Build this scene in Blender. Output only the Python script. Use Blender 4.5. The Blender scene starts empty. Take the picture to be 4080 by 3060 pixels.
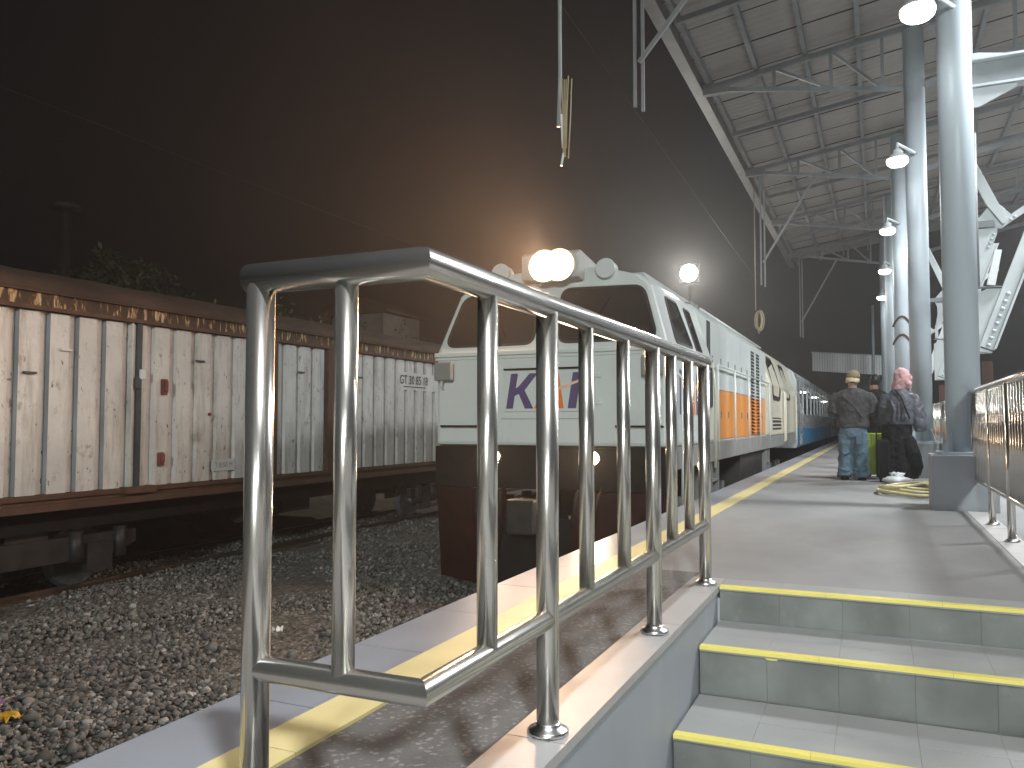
import bpy, math, random
import numpy as np
from mathutils import Vector, Matrix
random.seed(7)
np.random.seed(7)
R = math.radians
sc = bpy.context.scene
col = sc.collection

# ------------------------------------------------------------------ camera, world, exposure
cam_d = bpy.data.cameras.new('camera')
cam = bpy.data.objects.new('camera', cam_d)
col.objects.link(cam)
cam.location = (0, 0, 0.80)
cam.rotation_euler = (R(90 + 2.764), 0, R(24.19))
cam_d.lens = 28.48
cam_d.sensor_width = 36
cam_d.clip_start = 0.02
cam_d.clip_end = 1500
sc.camera = cam

w = bpy.data.worlds.new('World')
sc.world = w
w.use_nodes = True
bg = w.node_tree.nodes['Background']
bg.inputs['Color'].default_value = (0.85, 0.9, 1.15, 1)
bg.inputs['Strength'].default_value = 0.0030
sc.view_settings.view_transform = 'Standard'
sc.view_settings.look = 'None'
sc.view_settings.exposure = 0.0
sc.view_settings.gamma = 1.0
sc.render.engine = 'CYCLES'
cy = sc.cycles
cy.use_denoising = True
try:
    cy.denoiser = 'OPENIMAGEDENOISE'
    cy.denoising_input_passes = 'RGB_ALBEDO_NORMAL'
except Exception:
    pass
cy.max_bounces = 7
cy.diffuse_bounces = 4
cy.glossy_bounces = 4
cy.volume_bounces = 0
cy.caustics_reflective = False
cy.caustics_refractive = False
cy.sample_clamp_indirect = 4.0
cy.use_light_tree = True
cy.use_adaptive_sampling = True
cy.adaptive_threshold = .02

LAMP_W = 135.0
HEAD_W = 130.0
YARD_W = 5400.0
HIGH_W = 700.0
BEAM_W = 1350.0

# ------------------------------------------------------------------ mesh helpers
class MB:
    def __init__(s):
        s.v = []; s.f = []; s.m = []; s.s = []
    def add(s, vs, fs, m=0, smooth=False):
        b = len(s.v)
        s.v += [tuple(float(c) for c in p) for p in vs]
        for f in fs:
            s.f.append([b + i for i in f]); s.m.append(m); s.s.append(smooth)
        return s
    def hexa(s, p, m=0):
        return s.add(p, [(3,2,1,0),(4,5,6,7),(0,1,5,4),(1,2,6,5),(2,3,7,6),(3,0,4,7)], m)
    def box(s, x0, x1, y0, y1, z0, z1, m=0):
        return s.hexa([(x0,y0,z0),(x1,y0,z0),(x1,y1,z0),(x0,y1,z0),(x0,y0,z1),(x1,y0,z1),(x1,y1,z1),(x0,y1,z1)], m)
    def bar(s, a, b, wx, wz, m=0, up=(0,0,1)):
        a = Vector(a); b = Vector(b); d = (b-a).normalized(); u = Vector(up)
        if abs(d.dot(u)) > .98: u = Vector((0,1,0))
        r = d.cross(u).normalized(); u = r.cross(d)
        r = r*wx/2; u = u*wz/2
        return s.hexa([a-r-u, a+r-u, b+r-u, b-r-u, a-r+u, a+r+u, b+r+u, b-r+u], m)
    def tube(s, pts, r, n=12, closed=False, m=0, caps=True):
        P = [Vector(p) for p in pts]; k = len(P)
        rs = r if isinstance(r, (list, tuple)) else [r]*k
        T = []
        for i in range(k):
            a = P[i-1] if (i > 0 or closed) else P[i]
            b = P[(i+1) % k] if (i < k-1 or closed) else P[i]
            T.append((b-a).normalized())
        u = Vector((0,0,1))
        if abs(T[0].dot(u)) > .9: u = Vector((1,0,0))
        u = (u - T[0]*u.dot(T[0])).normalized()
        vs = []
        for i in range(k):
            u = (u - T[i]*u.dot(T[i]))
            if u.length < 1e-6: u = T[i].orthogonal()
            u.normalize(); v = T[i].cross(u)
            sc_ = 1.0
            if 0 < i < k-1 or closed:
                d1 = (P[i]-P[i-1]).normalized(); c = max(.3, T[i].dot(d1)); 
            else: c = 1.0
            for j in range(n):
                a = 2*math.pi*j/n
                vs.append(P[i] + (u*math.cos(a) + v*math.sin(a))*rs[i])
        fs = []
        for i in range(k if closed else k-1):
            for j in range(n):
                i2 = (i+1) % k
                fs.append((i*n+j, i*n+(j+1) % n, i2*n+(j+1) % n, i2*n+j))
        s.add(vs, fs, m, True)
        if caps and not closed:
            b = len(s.v) - k*n
            s.f.append([b+j for j in range(n)][::-1]); s.m.append(m); s.s.append(False)
            s.f.append([b+(k-1)*n+j for j in range(n)]); s.m.append(m); s.s.append(False)
        return s
    def loft(s, rings, m=0, smooth=True, caps=True, closed=True):
        n = len(rings[0]); vs = [p for r in rings for p in r]; fs = []
        for i in range(len(rings)-1):
            for j in range(n if closed else n-1):
                fs.append((i*n+j, i*n+(j+1) % n, (i+1)*n+(j+1) % n, (i+1)*n+j))
        b = len(s.v)
        s.add(vs, fs, m, smooth)
        if caps:
            s.f.append([b+j for j in range(n)][::-1]); s.m.append(m); s.s.append(False)
            s.f.append([b+(len(rings)-1)*n+j for j in range(n)]); s.m.append(m); s.s.append(False)
        return s
    def prism(s, poly, axis, a, b, m=0):
        # poly: 2D list; axis: extrusion axis; other two axes in order
        def P(p, t):
            if axis == 'x': return (t, p[0], p[1])
            if axis == 'y': return (p[0], t, p[1])
            return (p[0], p[1], t)
        n = len(poly)
        vs = [P(p, a) for p in poly] + [P(p, b) for p in poly]
        fs = [tuple(range(n))[::-1], tuple(range(n, 2*n))]
        fs += [(i, (i+1) % n, n+(i+1) % n, n+i) for i in range(n)]
        return s.add(vs, fs, m)
    def ball(s, c, r, n=12, k=8, m=0):
        rx, ry, rz = r if isinstance(r, (tuple, list)) else (r, r, r)
        rings = []
        for i in range(k+1):
            t = math.pi*(i/k); t = min(max(t, .04), math.pi-.04)
            rings.append([(c[0]+rx*math.sin(t)*math.cos(2*math.pi*j/n), c[1]+ry*math.sin(t)*math.sin(2*math.pi*j/n), c[2]-rz*math.cos(t)) for j in range(n)])
        return s.loft(rings, m)

def mesh_of(name, mb, mats, origin=(0,0,0), fix=True):
    me = bpy.data.meshes.new(name)
    o = origin
    me.from_pydata([(v[0]-o[0], v[1]-o[1], v[2]-o[2]) for v in mb.v], [], mb.f)
    for mt in (mats if isinstance(mats, (list, tuple)) else [mats]): me.materials.append(mt)
    me.polygons.foreach_set('material_index', mb.m)
    me.polygons.foreach_set('use_smooth', mb.s)
    if fix:
        import bmesh
        bm = bmesh.new(); bm.from_mesh(me); bmesh.ops.recalc_face_normals(bm, faces=bm.faces); bm.to_mesh(me); bm.free()
    me.update()
    return me

def link(name, me, parent=None, loc=(0,0,0), rot=(0,0,0)):
    ob = bpy.data.objects.new(name, me); col.objects.link(ob)
    ob.location = loc; ob.rotation_euler = rot
    if parent is not None: ob.parent = parent
    return ob

def root_of(p):
    x = Vector((0,0,0))
    while p is not None:
        x += Vector(p.location); p = p.parent
    return x

def bevel(o, wd, seg=2, ang=35):
    b = o.modifiers.new('Bevel', 'BEVEL'); b.width = wd; b.segments = seg; b.limit_method = 'ANGLE'; b.angle_limit = R(ang)
    return o

def thing(name, label, cat, loc, group=None):
    o = bpy.data.objects.new(name, None); col.objects.link(o); o.location = loc
    o.empty_display_size = .1
    return tag(o, label, cat, group)

def tag(o, label=None, cat=None, group=None, kind=None):
    if label: o['label'] = label
    if cat: o['category'] = cat
    if group: o['group'] = group
    if kind: o['kind'] = kind
    return o

def part(name, mb, mats, parent, bev=0, origin=None):
    """a part given in world coordinates under a thing (or a part whose own origin is set)"""
    w0 = root_of(parent)
    if origin is None:
        me = mesh_of(name, mb, mats, w0); o = link(name, me, parent)
    else:
        me = mesh_of(name, mb, mats, origin); o = link(name, me, parent, Vector(origin)-w0)
    if bev: bevel(o, bev)
    return o

def solo(name, mb, mats, label, cat, group=None, bev=0, origin=None):
    if origin is None:
        a = np.array(mb.v); origin = ((a[:,0].min()+a[:,0].max())/2, (a[:,1].min()+a[:,1].max())/2, a[:,2].min())
    o = link(name, mesh_of(name, mb, mats, origin), None, origin)
    if bev: bevel(o, bev)
    return tag(o, label, cat, group)

def struct(name, mb, mats, kind='structure', bev=0):
    o = link(name, mesh_of(name, mb, mats)); o['kind'] = kind
    if bev: bevel(o, bev)
    return o

def copy_tree(o, loc=None, parent=None):
    c = o.copy(); col.objects.link(c); c.parent = parent
    if loc is not None: c.location = loc
    for ch in [x for x in bpy.data.objects if x.parent == o]: copy_tree(ch, None, c)
    return c

# ------------------------------------------------------------------ materials
def new_mat(name):
    m = bpy.data.materials.new(name); m.use_nodes = True
    nt = m.node_tree; b = nt.nodes['Principled BSDF']
    return m, nt, b
def nd(nt, typ, **kw):
    n = nt.nodes.new(typ)
    for k, v in kw.items(): setattr(n, k, v)
    return n
def pos(nt, scale=(1,1,1), local=False):
    mp = nd(nt, 'ShaderNodeMapping'); mp.inputs['Scale'].default_value = scale
    if local:
        g = nd(nt, 'ShaderNodeTexCoord'); nt.links.new(g.outputs['Object'], mp.inputs['Vector'])
    else:
        g = nd(nt, 'ShaderNodeNewGeometry'); nt.links.new(g.outputs['Position'], mp.inputs['Vector'])
    return mp.outputs['Vector']
def noise(nt, vec, scale, detail=4, rough=.55, dist=0):
    n = nd(nt, 'ShaderNodeTexNoise'); n.inputs['Scale'].default_value = scale; n.inputs['Detail'].default_value = detail
    n.inputs['Roughness'].default_value = rough; n.inputs['Distortion'].default_value = dist
    nt.links.new(vec, n.inputs['Vector']); return n.outputs['Fac']
def ramp(nt, fac, stops):
    r = nd(nt, 'ShaderNodeValToRGB'); e = r.color_ramp.elements
    while len(e) < len(stops): e.new(.5)
    for q, (p, c) in zip(e, stops):
        q.position = p; q.color = (c[0], c[1], c[2], 1) if isinstance(c, (tuple, list)) else (c, c, c, 1)
    nt.links.new(fac, r.inputs['Fac']); return r.outputs['Color']
def mixc(nt, fac, a, b):
    x = nd(nt, 'ShaderNodeMix', data_type='RGBA')
    for sock, v in ((x.inputs['Factor'], fac), (x.inputs['A'], a), (x.inputs['B'], b)):
        if hasattr(v, 'links') or hasattr(v, 'is_output'): nt.links.new(v, sock)
        else: sock.default_value = v if not isinstance(v, (tuple, list)) else (v[0], v[1], v[2], 1)
    return x.outputs['Result']
def bump(nt, b, h, strength=.3, dist=.01):
    n = nd(nt, 'ShaderNodeBump'); n.inputs['Strength'].default_value = strength; n.inputs['Distance'].default_value = dist
    nt.links.new(h, n.inputs['Height']); nt.links.new(n.outputs['Normal'], b.inputs['Normal'])

def M(name, c, rough=.6, metal=0., var=.15, scale=5, stretch=(1,1,1), bmp=0., bscale=60, bdist=.004, dirt=None, dirt_scale=2.5, dirt_lo=.55, dirt_hi=.75, coat=0, rvar=.1, spec=.5):
    m, nt, b = new_mat(name)
    v = pos(nt, stretch)
    lo = tuple(max(0, x*(1-var)) for x in c); hi = tuple(min(1, x*(1+var)) for x in c)
    nf = noise(nt, v, scale, 5)
    base = ramp(nt, nf, [(.3, lo), (.7, hi)])
    if dirt is not None:
        df = ramp(nt, noise(nt, v, dirt_scale, 8, .65), [(dirt_lo, 0.), (dirt_hi, 1.)])
        base = mixc(nt, df, base, dirt)
    nt.links.new(base, b.inputs['Base Color'])
    b.inputs['Metallic'].default_value = metal
    b.inputs['Specular IOR Level'].default_value = spec
    rr = ramp(nt, noise(nt, v, scale*1.7, 4), [(.3, max(.02, rough-rvar*rough)), (.7, min(1, rough+rvar*rough))])
    nt.links.new(rr, b.inputs['Roughness'])
    if coat: b.inputs['Coat Weight'].default_value = coat; b.inputs['Coat Roughness'].default_value = .1
    if bmp: bump(nt, b, noise(nt, v, bscale, 4), bmp, bdist)
    return m

def EM(name, c, s):
    m, nt, b = new_mat(name)
    b.inputs['Base Color'].default_value = (*c, 1)
    b.inputs['Emission Color'].default_value = (*c, 1); b.inputs['Emission Strength'].default_value = s
    m.cycles.emission_sampling = 'NONE'
    return m

mat = {}
mat['steel'] = M('stainless_steel', (.72,.695,.65), .235, .94, .04, 2, (1,1,1), 0, rvar=.12)
mat['steel_fl'] = M('flange_steel', (.78,.77,.75), .28, 1, .05, 8)
mat['concrete'] = M('platform_concrete', (.265,.262,.258), .75, 0, .12, 1.6, (1,.55,1), .25, 90, .003, (.195,.19,.187), 1.1, .5, .85)
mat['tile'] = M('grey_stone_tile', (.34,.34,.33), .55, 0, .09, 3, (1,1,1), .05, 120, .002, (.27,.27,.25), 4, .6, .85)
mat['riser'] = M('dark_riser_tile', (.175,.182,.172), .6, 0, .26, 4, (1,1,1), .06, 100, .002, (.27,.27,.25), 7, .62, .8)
mat['wallpaint'] = M('grey_painted_wall', (.36,.38,.41), .6, 0, .08, 2, (1,1,.4), .12, 50, .003, (.45,.46,.47), 6, .63, .8)
mat['kerb'] = M('kerb_tile', (.44,.42,.41), .45, 0, .06, 3, (1,1,1), .04, 100, .002)
mat['edge'] = M('edge_tile', (.285,.30,.335), .36, 0, .07, 2.5, (1,.6,1), .03, 120, .002, (.21,.22,.24), 3, .58, .85)
mat['grout'] = M('grout', (.27,.265,.25), .9)
mat['yellow'] = M('yellow_line_paint', (.74,.62,.30), .5, 0, .05, 5, (1,1,1), .05, 60, .002, (.55,.46,.24), 8, .66, .85)
mat['yellow2'] = M('yellow_nosing_paint', (.82,.70,.17), .5, 0, .06, 7, (1,1,1), .06, 60, .002, (.62,.57,.30), 9, .64, .8)
mat['column'] = M('column_paint', (.50,.57,.62), .42, 0, .05, 1.2, (1,1,.3), .03, 40, .002, (.36,.38,.36), 2.2, .68, .85)
mat['white_steel'] = M('white_steel_paint', (.60,.64,.66), .45, 0, .08, 3, (1,1,1), .04, 50, .002, (.38,.33,.28), 6, .68, .8)
mat['roofsheet'] = M('roof_sheet', (.36,.345,.33), .7, 0, .10, 1.0, (1,.2,1), 0, 40, .002)
mat['truss'] = M('truss_paint', (.25,.27,.28), .6, 0, .15, 3)
mat['hang'] = M('hanger_paint', (.28,.29,.29), .5, 0, .1, 5)
mat['cable'] = M('cable_yellow', (.36,.30,.19), .5, 0, .15, 9)
mat['wirem'] = M('wire_metal', (.05,.045,.04), .6, .5, .2, 9)
mat['hose'] = M('hose_plastic', (.74,.66,.36), .35, 0, .08, 9)
mat['black'] = M('black_iron', (.008,.0075,.007), .75, 0, .3, 6, (1,1,1), .2, 60, spec=.2)
mat['bogie'] = M('bogie_iron', (.028,.026,.026), .55, .3, .4, 6, (1,1,1), .3, 40, .004)
mat['wheelm'] = M('wheel_steel', (.12,.125,.13), .5, .5, .3, 8)
mat['rail'] = M('rail_rust', (.10,.065,.045), .6, .4, .3, 9, (1,.3,1), .2, 60)
mat['railtop'] = M('rail_head', (.35,.33,.31), .3, .9, .2, 9, (1,.3,1))
mat['sleeper'] = M('sleeper_concrete', (.17,.16,.15), .85, 0, .2, 4)
mat['loco_white'] = M('loco_white', (.66,.70,.68), .35, 0, .05, 1.4, (1,1,.5), 0, 40, .002, (.46,.47,.44), 2.2, .6, .85, coat=.3)
mat['loco_cream'] = M('loco_cream', (.72,.68,.55), .38, 0, .05, 1.5, (1,1,.5), 0, 40, .002, (.50,.47,.40), 2.2, .62, .85, coat=.3)
mat['loco_orange'] = M('loco_orange', (.80,.30,.05), .42, 0, .07, 2, (1,1,.5), 0, 40, .002, (.50,.24,.08), 3, .62, .85, coat=.2)
mat['loco_grey'] = M('loco_grey', (.24,.24,.23), .5, 0, .12, 3, (1,1,1), .05, 40)
mat['loco_roof'] = M('loco_roof', (.40,.42,.41), .5, 0, .1, 2)
mat['pilot_red'] = M('pilot_red', (.022,.0042,.0034), .8, 0, .4, 3, (1,1,1), .1, 40, spec=.2)
mat['logo_p'] = M('logo_purple', (.10,.075,.19), .4, 0, .05, 3)
mat['logo_o'] = M('logo_orange', (.82,.22,.035), .4, 0, .05, 3)
mat['logo_s'] = M('logo_swoosh', (.86,.55,.38), .4, 0, .05, 3)
mat['gasket'] = M('rubber', (.025,.025,.025), .6)
mat['silver'] = M('coach_silver', (.58,.60,.61), .28, .25, .07, 2, (1,.5,1), .03, 60)
mat['blue'] = M('coach_blue', (.07,.30,.58), .35, 0, .06, 2, coat=.3)
mat['coach_roof'] = M('coach_roof', (.20,.20,.20), .6, 0, .1, 2)
mat['cloth_shirt'] = M('dark_grey_cotton', (.060,.058,.060), .9, 0, .18, 14, (1,1,1), .35, 220, .003, spec=.2)
mat['cloth_jeans'] = M('blue_denim', (.095,.145,.185), .9, 0, .22, 9, (1,1,.5), .35, 260, .003, (.15,.21,.255), 4, .5, .8, spec=.2)
mat['cloth_black'] = M('black_cloth', (.012,.012,.013), .85, 0, .3, 10, (1,1,.3), .3, 120, .003, spec=.25)
mat['cloth_jacket'] = M('slate_jacket', (.085,.09,.108), .55, 0, .2, 7, (1,1,.4), .4, 60, .006, (.04,.044,.055), 5, .5, .75)
mat['cloth_pink'] = M('pink_scarf', (.68,.40,.40), .85, 0, .1, 9, (1,1,1), .3, 60, .004, spec=.2)
mat['cap'] = M('khaki_cap', (.23,.185,.11), .9, 0, .12, 12, (1,1,1), .3, 200, .002, spec=.2)
mat['brim'] = M('tan_brim', (.48,.40,.26), .85, 0, .1, 12)
mat['skin'] = M('skin', (.30,.17,.115), .55, 0, .08, 20)
mat['hair'] = M('hair', (.012,.010,.010), .5, 0, .3, 40)
mat['lime'] = M('lime_case', (.42,.58,.03), .4, 0, .07, 4)
mat['plastic_white'] = M('white_plastic', (.80,.82,.82), .35, 0, .05, 9, (1,1,1), .3, 30, .01)
mat['whitewall'] = M('white_wall', (.52,.50,.47), .8, 0, .12, 1.2, (1,1,.5), .05, 40, .003, (.3,.28,.24), .9, .55, .8)
mat['hutwall'] = M('hut_wall', (.20,.185,.17), .85, 0, .15, 1.2)
mat['floor_low'] = M('lower_floor', (.36,.35,.34), .5, 0, .1, 1.5)
mat['leaf'] = M('leaf', (.055,.085,.022), .6, 0, .4, 3)
mat['leaf_dark'] = M('leaf_dark', (.035,.05,.018), .6, 0, .4, 3)
mat['bark'] = M('bark', (.07,.05,.035), .9, 0, .3, 9)
mat['soil'] = M('soil', (.10,.08,.06), .95, 0, .35, 1.5, (1,1,1), .5, 8, .05)
mat['lamp_lens'] = EM('lit_lamp_lens', (1.0, 1.0, .98), 7)
mat['flood_lens'] = EM('lit_flood_lens', (1.0, .99, .93), 45)
mat['head_lens'] = EM('lit_headlamp_lens', (1.0, .80, .58), 120)
mat['head_glow'] = EM('lit_reflector', (1.0, .62, .34), 3.0)
mat['ditch_lens'] = EM('lit_ditch_lens', (1.0, .76, .48), 35)
mat['tube_lens'] = EM('lit_far_lens', (.95, 1.0, 1.0), 12)

def glass_mat(name, c, rough=.06):
    m, nt, b = new_mat(name)
    b.inputs['Base Color'].default_value = (*c, 1); b.inputs['Roughness'].default_value = rough
    b.inputs['Specular IOR Level'].default_value = .7; b.inputs['Coat Weight'].default_value = .5; b.inputs['Coat Roughness'].default_value = .03
    return m
mat['glass'] = glass_mat('dark_window_glass', (.035,.032,.030))
mat['glass_coach'] = glass_mat('coach_window_glass', (.06,.08,.09), .05)
mat['disc'] = M('number_lamp_glass', (.62,.66,.66), .3, 0, .03, 3)

# asphalt with pale aggregate
m, nt, b = new_mat('asphalt'); v = pos(nt)
base = ramp(nt, noise(nt, v, 2.2, 6), [(.3, (.085,.085,.085)), (.7, (.15,.148,.145))])
vo = nd(nt, 'ShaderNodeTexVoronoi'); vo.inputs['Scale'].default_value = 95; nt.links.new(v, vo.inputs['Vector'])
sp = ramp(nt, vo.outputs['Color'], [(.72, 0.), (.86, .7)])
nt.links.new(mixc(nt, sp, base, (.30,.29,.28)), b.inputs['Base Color'])
b.inputs['Roughness'].default_value = .8
bump(nt, b, noise(nt, v, 130, 3), .6, .005); mat['asphalt'] = m

# wagon side: pale paint, grime, rust spots and runs
m, nt, b = new_mat('wagon_paint'); v = pos(nt)
base = ramp(nt, noise(nt, v, 1.3, 5), [(.3, (.52,.515,.50)), (.7, (.66,.655,.63))])
vs_ = pos(nt, (1, 6, .7))
base = mixc(nt, ramp(nt, noise(nt, vs_, 1.5, 8, .7), [(.50, 0.), (.76, .8)]), base, (.25,.225,.185))
vs2 = pos(nt, (2, 2, 1))
base = mixc(nt, ramp(nt, noise(nt, vs2, 3.2, 9, .72), [(.585, 0.), (.68, .8)]), base, (.20,.13,.075))
base = mixc(nt, ramp(nt, noise(nt, vs2, 9, 4, .6), [(.66, 0.), (.70, .9)]), base, (.10,.065,.045))
nt.links.new(base, b.inputs['Base Color']); b.inputs['Roughness'].default_value = .55
bump(nt, b, noise(nt, v, 7, 6), .6, .03); mat['wagon'] = m
# peeling fascia
m, nt, b = new_mat('peeling_fascia'); v = pos(nt, (1, 9, 2.2))
base = ramp(nt, noise(nt, v, 1.5, 5, .6, .6), [(.50, (.045,.022,.012)), (.56, (.10,.05,.022)), (.585, (.36,.22,.08)), (.66, (.55,.46,.36))])
nt.links.new(base, b.inputs['Base Color']); b.inputs['Roughness'].default_value = .75
bump(nt, b, noise(nt, v, 8, 5), .5, .01); mat['fascia'] = m
mat['wroof'] = M('rusty_roof', (.055,.031,.020), .85, 0, .35, 1.2, (1,1,1), .3, 20, .006, (.033,.024,.019), 2, .45, .7)
mat['wsill'] = M('rust_sill', (.085,.040,.024), .8, 0, .3, 4, (1,.4,1), .3, 40, .004, (.05,.03,.02), 2, .5, .75)
mat['wpost'] = M('brown_post', (.085,.042,.026), .8, 0, .3, 4, (1,1,.4), .3, 40)
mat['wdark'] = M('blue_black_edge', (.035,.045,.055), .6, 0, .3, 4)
mat['wshade'] = M('shaded_blue_grey_step', (.24,.25,.27), .7, 0, .25, 4, (1,1,.4))  # shade painted on panel steps that face away from the headlight
mat['redbrown'] = M('red_fitting', (.16,.045,.035), .7, 0, .25, 8, (1,1,1), .2, 40)

# ballast stones: a colour for each stone
m, nt, b = new_mat('ballast_stone')
g = nd(nt, 'ShaderNodeNewGeometry')
base = ramp(nt, g.outputs['Random Per Island'], [(0., (.06,.058,.054)), (.3, (.13,.125,.115)), (.62, (.18,.172,.158)), (.80, (.23,.205,.175)), (.93, (.32,.315,.30)), (1., (.45,.44,.42))])
v = pos(nt)
base = mixc(nt, ramp(nt, noise(nt, v, 40, 4), [(.35, .45), (.65, 0.)]), base, (.07,.062,.055))
nt.links.new(base, b.inputs['Base Color']); b.inputs['Roughness'].default_value = .85
bump(nt, b, noise(nt, v, 150, 4), .5, .004); mat['stone'] = m
m, nt, b = new_mat('ballast_bed'); v = pos(nt)
vo = nd(nt, 'ShaderNodeTexVoronoi'); vo.inputs['Scale'].default_value = 19; nt.links.new(v, vo.inputs['Vector'])
base = ramp(nt, vo.outputs['Color'], [(0., (.05,.045,.04)), (.6, (.13,.12,.10)), (1., (.24,.21,.18))])
nt.links.new(base, b.inputs['Base Color']); b.inputs['Roughness'].default_value = .9
bump(nt, b, vo.outputs['Distance'], 1.0, .04); mat['bed'] = m

# ------------------------------------------------------------------ setting: ground, ballast, platform, stairs
ZR = -1.16   # rail top
struct('ground', MB().box(-160, 160, -60, 260, -1.75, -1.42), mat['soil'])
struct('ballast_bed', MB().prism([(-11.6,-1.40),(-10.9,-1.255),(-1.80,-1.255),(-1.80,-1.40)], 'y', -14, 120), mat['bed'])

def stones(name, n, xr, yr, z0, smin, smax, pw):
    ph = (1+5**.5)/2
    iv = np.array([(-1,ph,0),(1,ph,0),(-1,-ph,0),(1,-ph,0),(0,-1,ph),(0,1,ph),(0,-1,-ph),(0,1,-ph),(ph,0,-1),(ph,0,1),(-ph,0,-1),(-ph,0,1)], float)
    iv /= np.linalg.norm(iv[0])
    fc = np.array([(0,11,5),(0,5,1),(0,1,7),(0,7,10),(0,10,11),(1,5,9),(5,11,4),(11,10,2),(10,7,6),(7,1,8),(3,9,4),(3,4,2),(3,2,6),(3,6,8),(3,8,9),(4,9,5),(2,4,11),(6,2,10),(8,6,7),(9,8,1)])
    rs = np.random.RandomState(3)
    u = rs.rand(n)**pw
    Y = yr[0] + (yr[1]-yr[0])*u
    X = xr[0] + (xr[1]-xr[0])*rs.rand(n)
    S = smin + (smax-smin)*rs.rand(n)**2.6
    V = iv[None] * (1 + rs.uniform(-.42, .36, (n, 12, 1)))
    V = V * rs.uniform(.6, 1.25, (n, 1, 3)) * np.array([1, 1, .75])
    a = rs.uniform(0, 2*np.pi, n); t = rs.normal(0, .5, n)
    ca, sa, ct, st = np.cos(a)[:,None], np.sin(a)[:,None], np.cos(t)[:,None], np.sin(t)[:,None]
    x, y, z = V[...,0], V[...,1], V[...,2]
    y, z = y*ct - z*st, y*st + z*ct
    x, y = x*ca - y*sa, x*sa + y*ca
    Z = z0 + rs.uniform(-.2, .75, n)*S*.8 + .035*np.sin(X*1.7+1)*np.sin(Y*1.3) + .03*np.sin(X*3.1)*np.cos(Y*2.3)
    P = np.stack([x*S[:,None]+X[:,None], y*S[:,None]+Y[:,None], z*S[:,None]+Z[:,None]], -1).reshape(-1, 3)
    F = (fc[None] + (np.arange(n)*12)[:,None,None]).reshape(-1)
    me = bpy.data.meshes.new(name); nf = n*20
    me.vertices.add(len(P)); me.vertices.foreach_set('co', P.astype(np.float32).ravel())
    me.loops.add(nf*3); me.loops.foreach_set('vertex_index', F.astype(np.int32))
    me.polygons.add(nf); me.polygons.foreach_set('loop_start', np.arange(0, nf*3, 3, dtype=np.int32)); me.polygons.foreach_set('loop_total', np.full(nf, 3, np.int32))
    me.materials.append(mat['stone']); me.update(calc_edges=True)
    return me
o = link('ballast', stones('ballast', 78000, (-10.2, -3.6), (1.2, 16.0), -1.248, .012, .038, 1.7))
tag(o, 'grey and brown crushed stone ballast between the tracks', 'ballast', kind='stuff')
o = link('ballast_cobbles', stones('ballast_cobbles', 170, (-7.5, -3.9), (2.2, 7.5), -1.232, .035, .065, 1.2))
tag(o, 'larger loose stones lying on the ballast', 'ballast', kind='stuff')

EX, YX0, YX1, KX0, KX1 = -1.74, -1.452, -1.298, -.885, -.722
SY = 4.087          # first nosing
PE = 1.29           # near end of the platform strip
PF = 130.0          # far end
# platform body (core below the finishes)
pb = MB()
pb.box(EX+.05, KX0, PE+.03, SY, -1.5, -.06)
pb.box(EX+.05, 9.0, SY+.01, PF, -1.5, -.06)
plat = struct('platform', pb, mat['wallpaint'])
p2 = MB()
p2.box(YX1+.004, KX0-.003, PE+.02, SY+.35, -.06, -.004)
o = link('asphalt_strip', mesh_of('asphalt_strip', p2, mat['asphalt']), plat)
p3 = MB()
p3.box(YX1+.004, .735, SY+.353, PF, -.06, -.004)
p3.box(KX0, .735, SY+.21, SY+.353, -.06, -.004)
p3.box(.90, 9.0, SY+.2, PF, -.06, -.010)
o = link('concrete_surface', mesh_of('concrete_surface', p3, mat['concrete']), plat)
# edging tiles and painted line in pieces
me = mesh_of('edge_tile', MB().box(EX, YX0-.004, 0, .596, -.075, 0), mat['edge'])
ed = [link('edge_tile', me, plat, (0, PE + i*.6, 0)) for i in range(60)]
bevel(ed[0], .004)
link('edge_tile', mesh_of('edge_tile_run', MB().box(EX, YX0-.004, PE+36, PF, -.075, 0), mat['edge']), plat)
me = mesh_of('yellow_line_strip', MB().box(YX0, YX1, 0, 1.955, -.06, .003), mat['yellow'])
yl = [link('yellow_line_strip', me, plat, (random.uniform(-.003,.003), PE + .325 - 1.96 + 1.96*i if i else PE - 1.96 + .325, 0)) for i in range(1, 24)]
link('yellow_line_strip', mesh_of('yellow_line_strip_end', MB().box(YX0, YX1, PE, PE+.321, -.06, .003), mat['yellow']), plat)
link('yellow_line_strip', mesh_of('yellow_line_strip_far', MB().box(YX0, YX1, PE+.325+1.96*23, PF, -.06, .003), mat['yellow']), plat)
# kerb and stair side wall
for side, (a, bb) in enumerate(((KX0, KX1), (.735, .898))):
    y1 = SY+.208 if side == 0 else 8.45
    st = struct('stair_side_wall', MB().box(a+.012, bb-.012 if side else bb-.006, -.4, SY-.004 if side == 0 else SY+.2, -1.42, -.030), mat['wallpaint'])
    n = 8
    L = .655
    me = mesh_of('kerb_tile', MB().box(a, bb, 0, L-.004, -.030, 0), mat['kerb'])
    k = 0
    y = 1.937 - 4*L
    while y + L < y1 + .01:
        o = link('kerb_tile', me, st, (0, y, random.uniform(-.0008, .0008)))
        if k == 0: bevel(o, .003)
        y += L; k += 1
    link('kerb_tile', mesh_of('kerb_tile_end', MB().box(a, bb, y, y1, -.030, 0), mat['kerb']), st)

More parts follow.
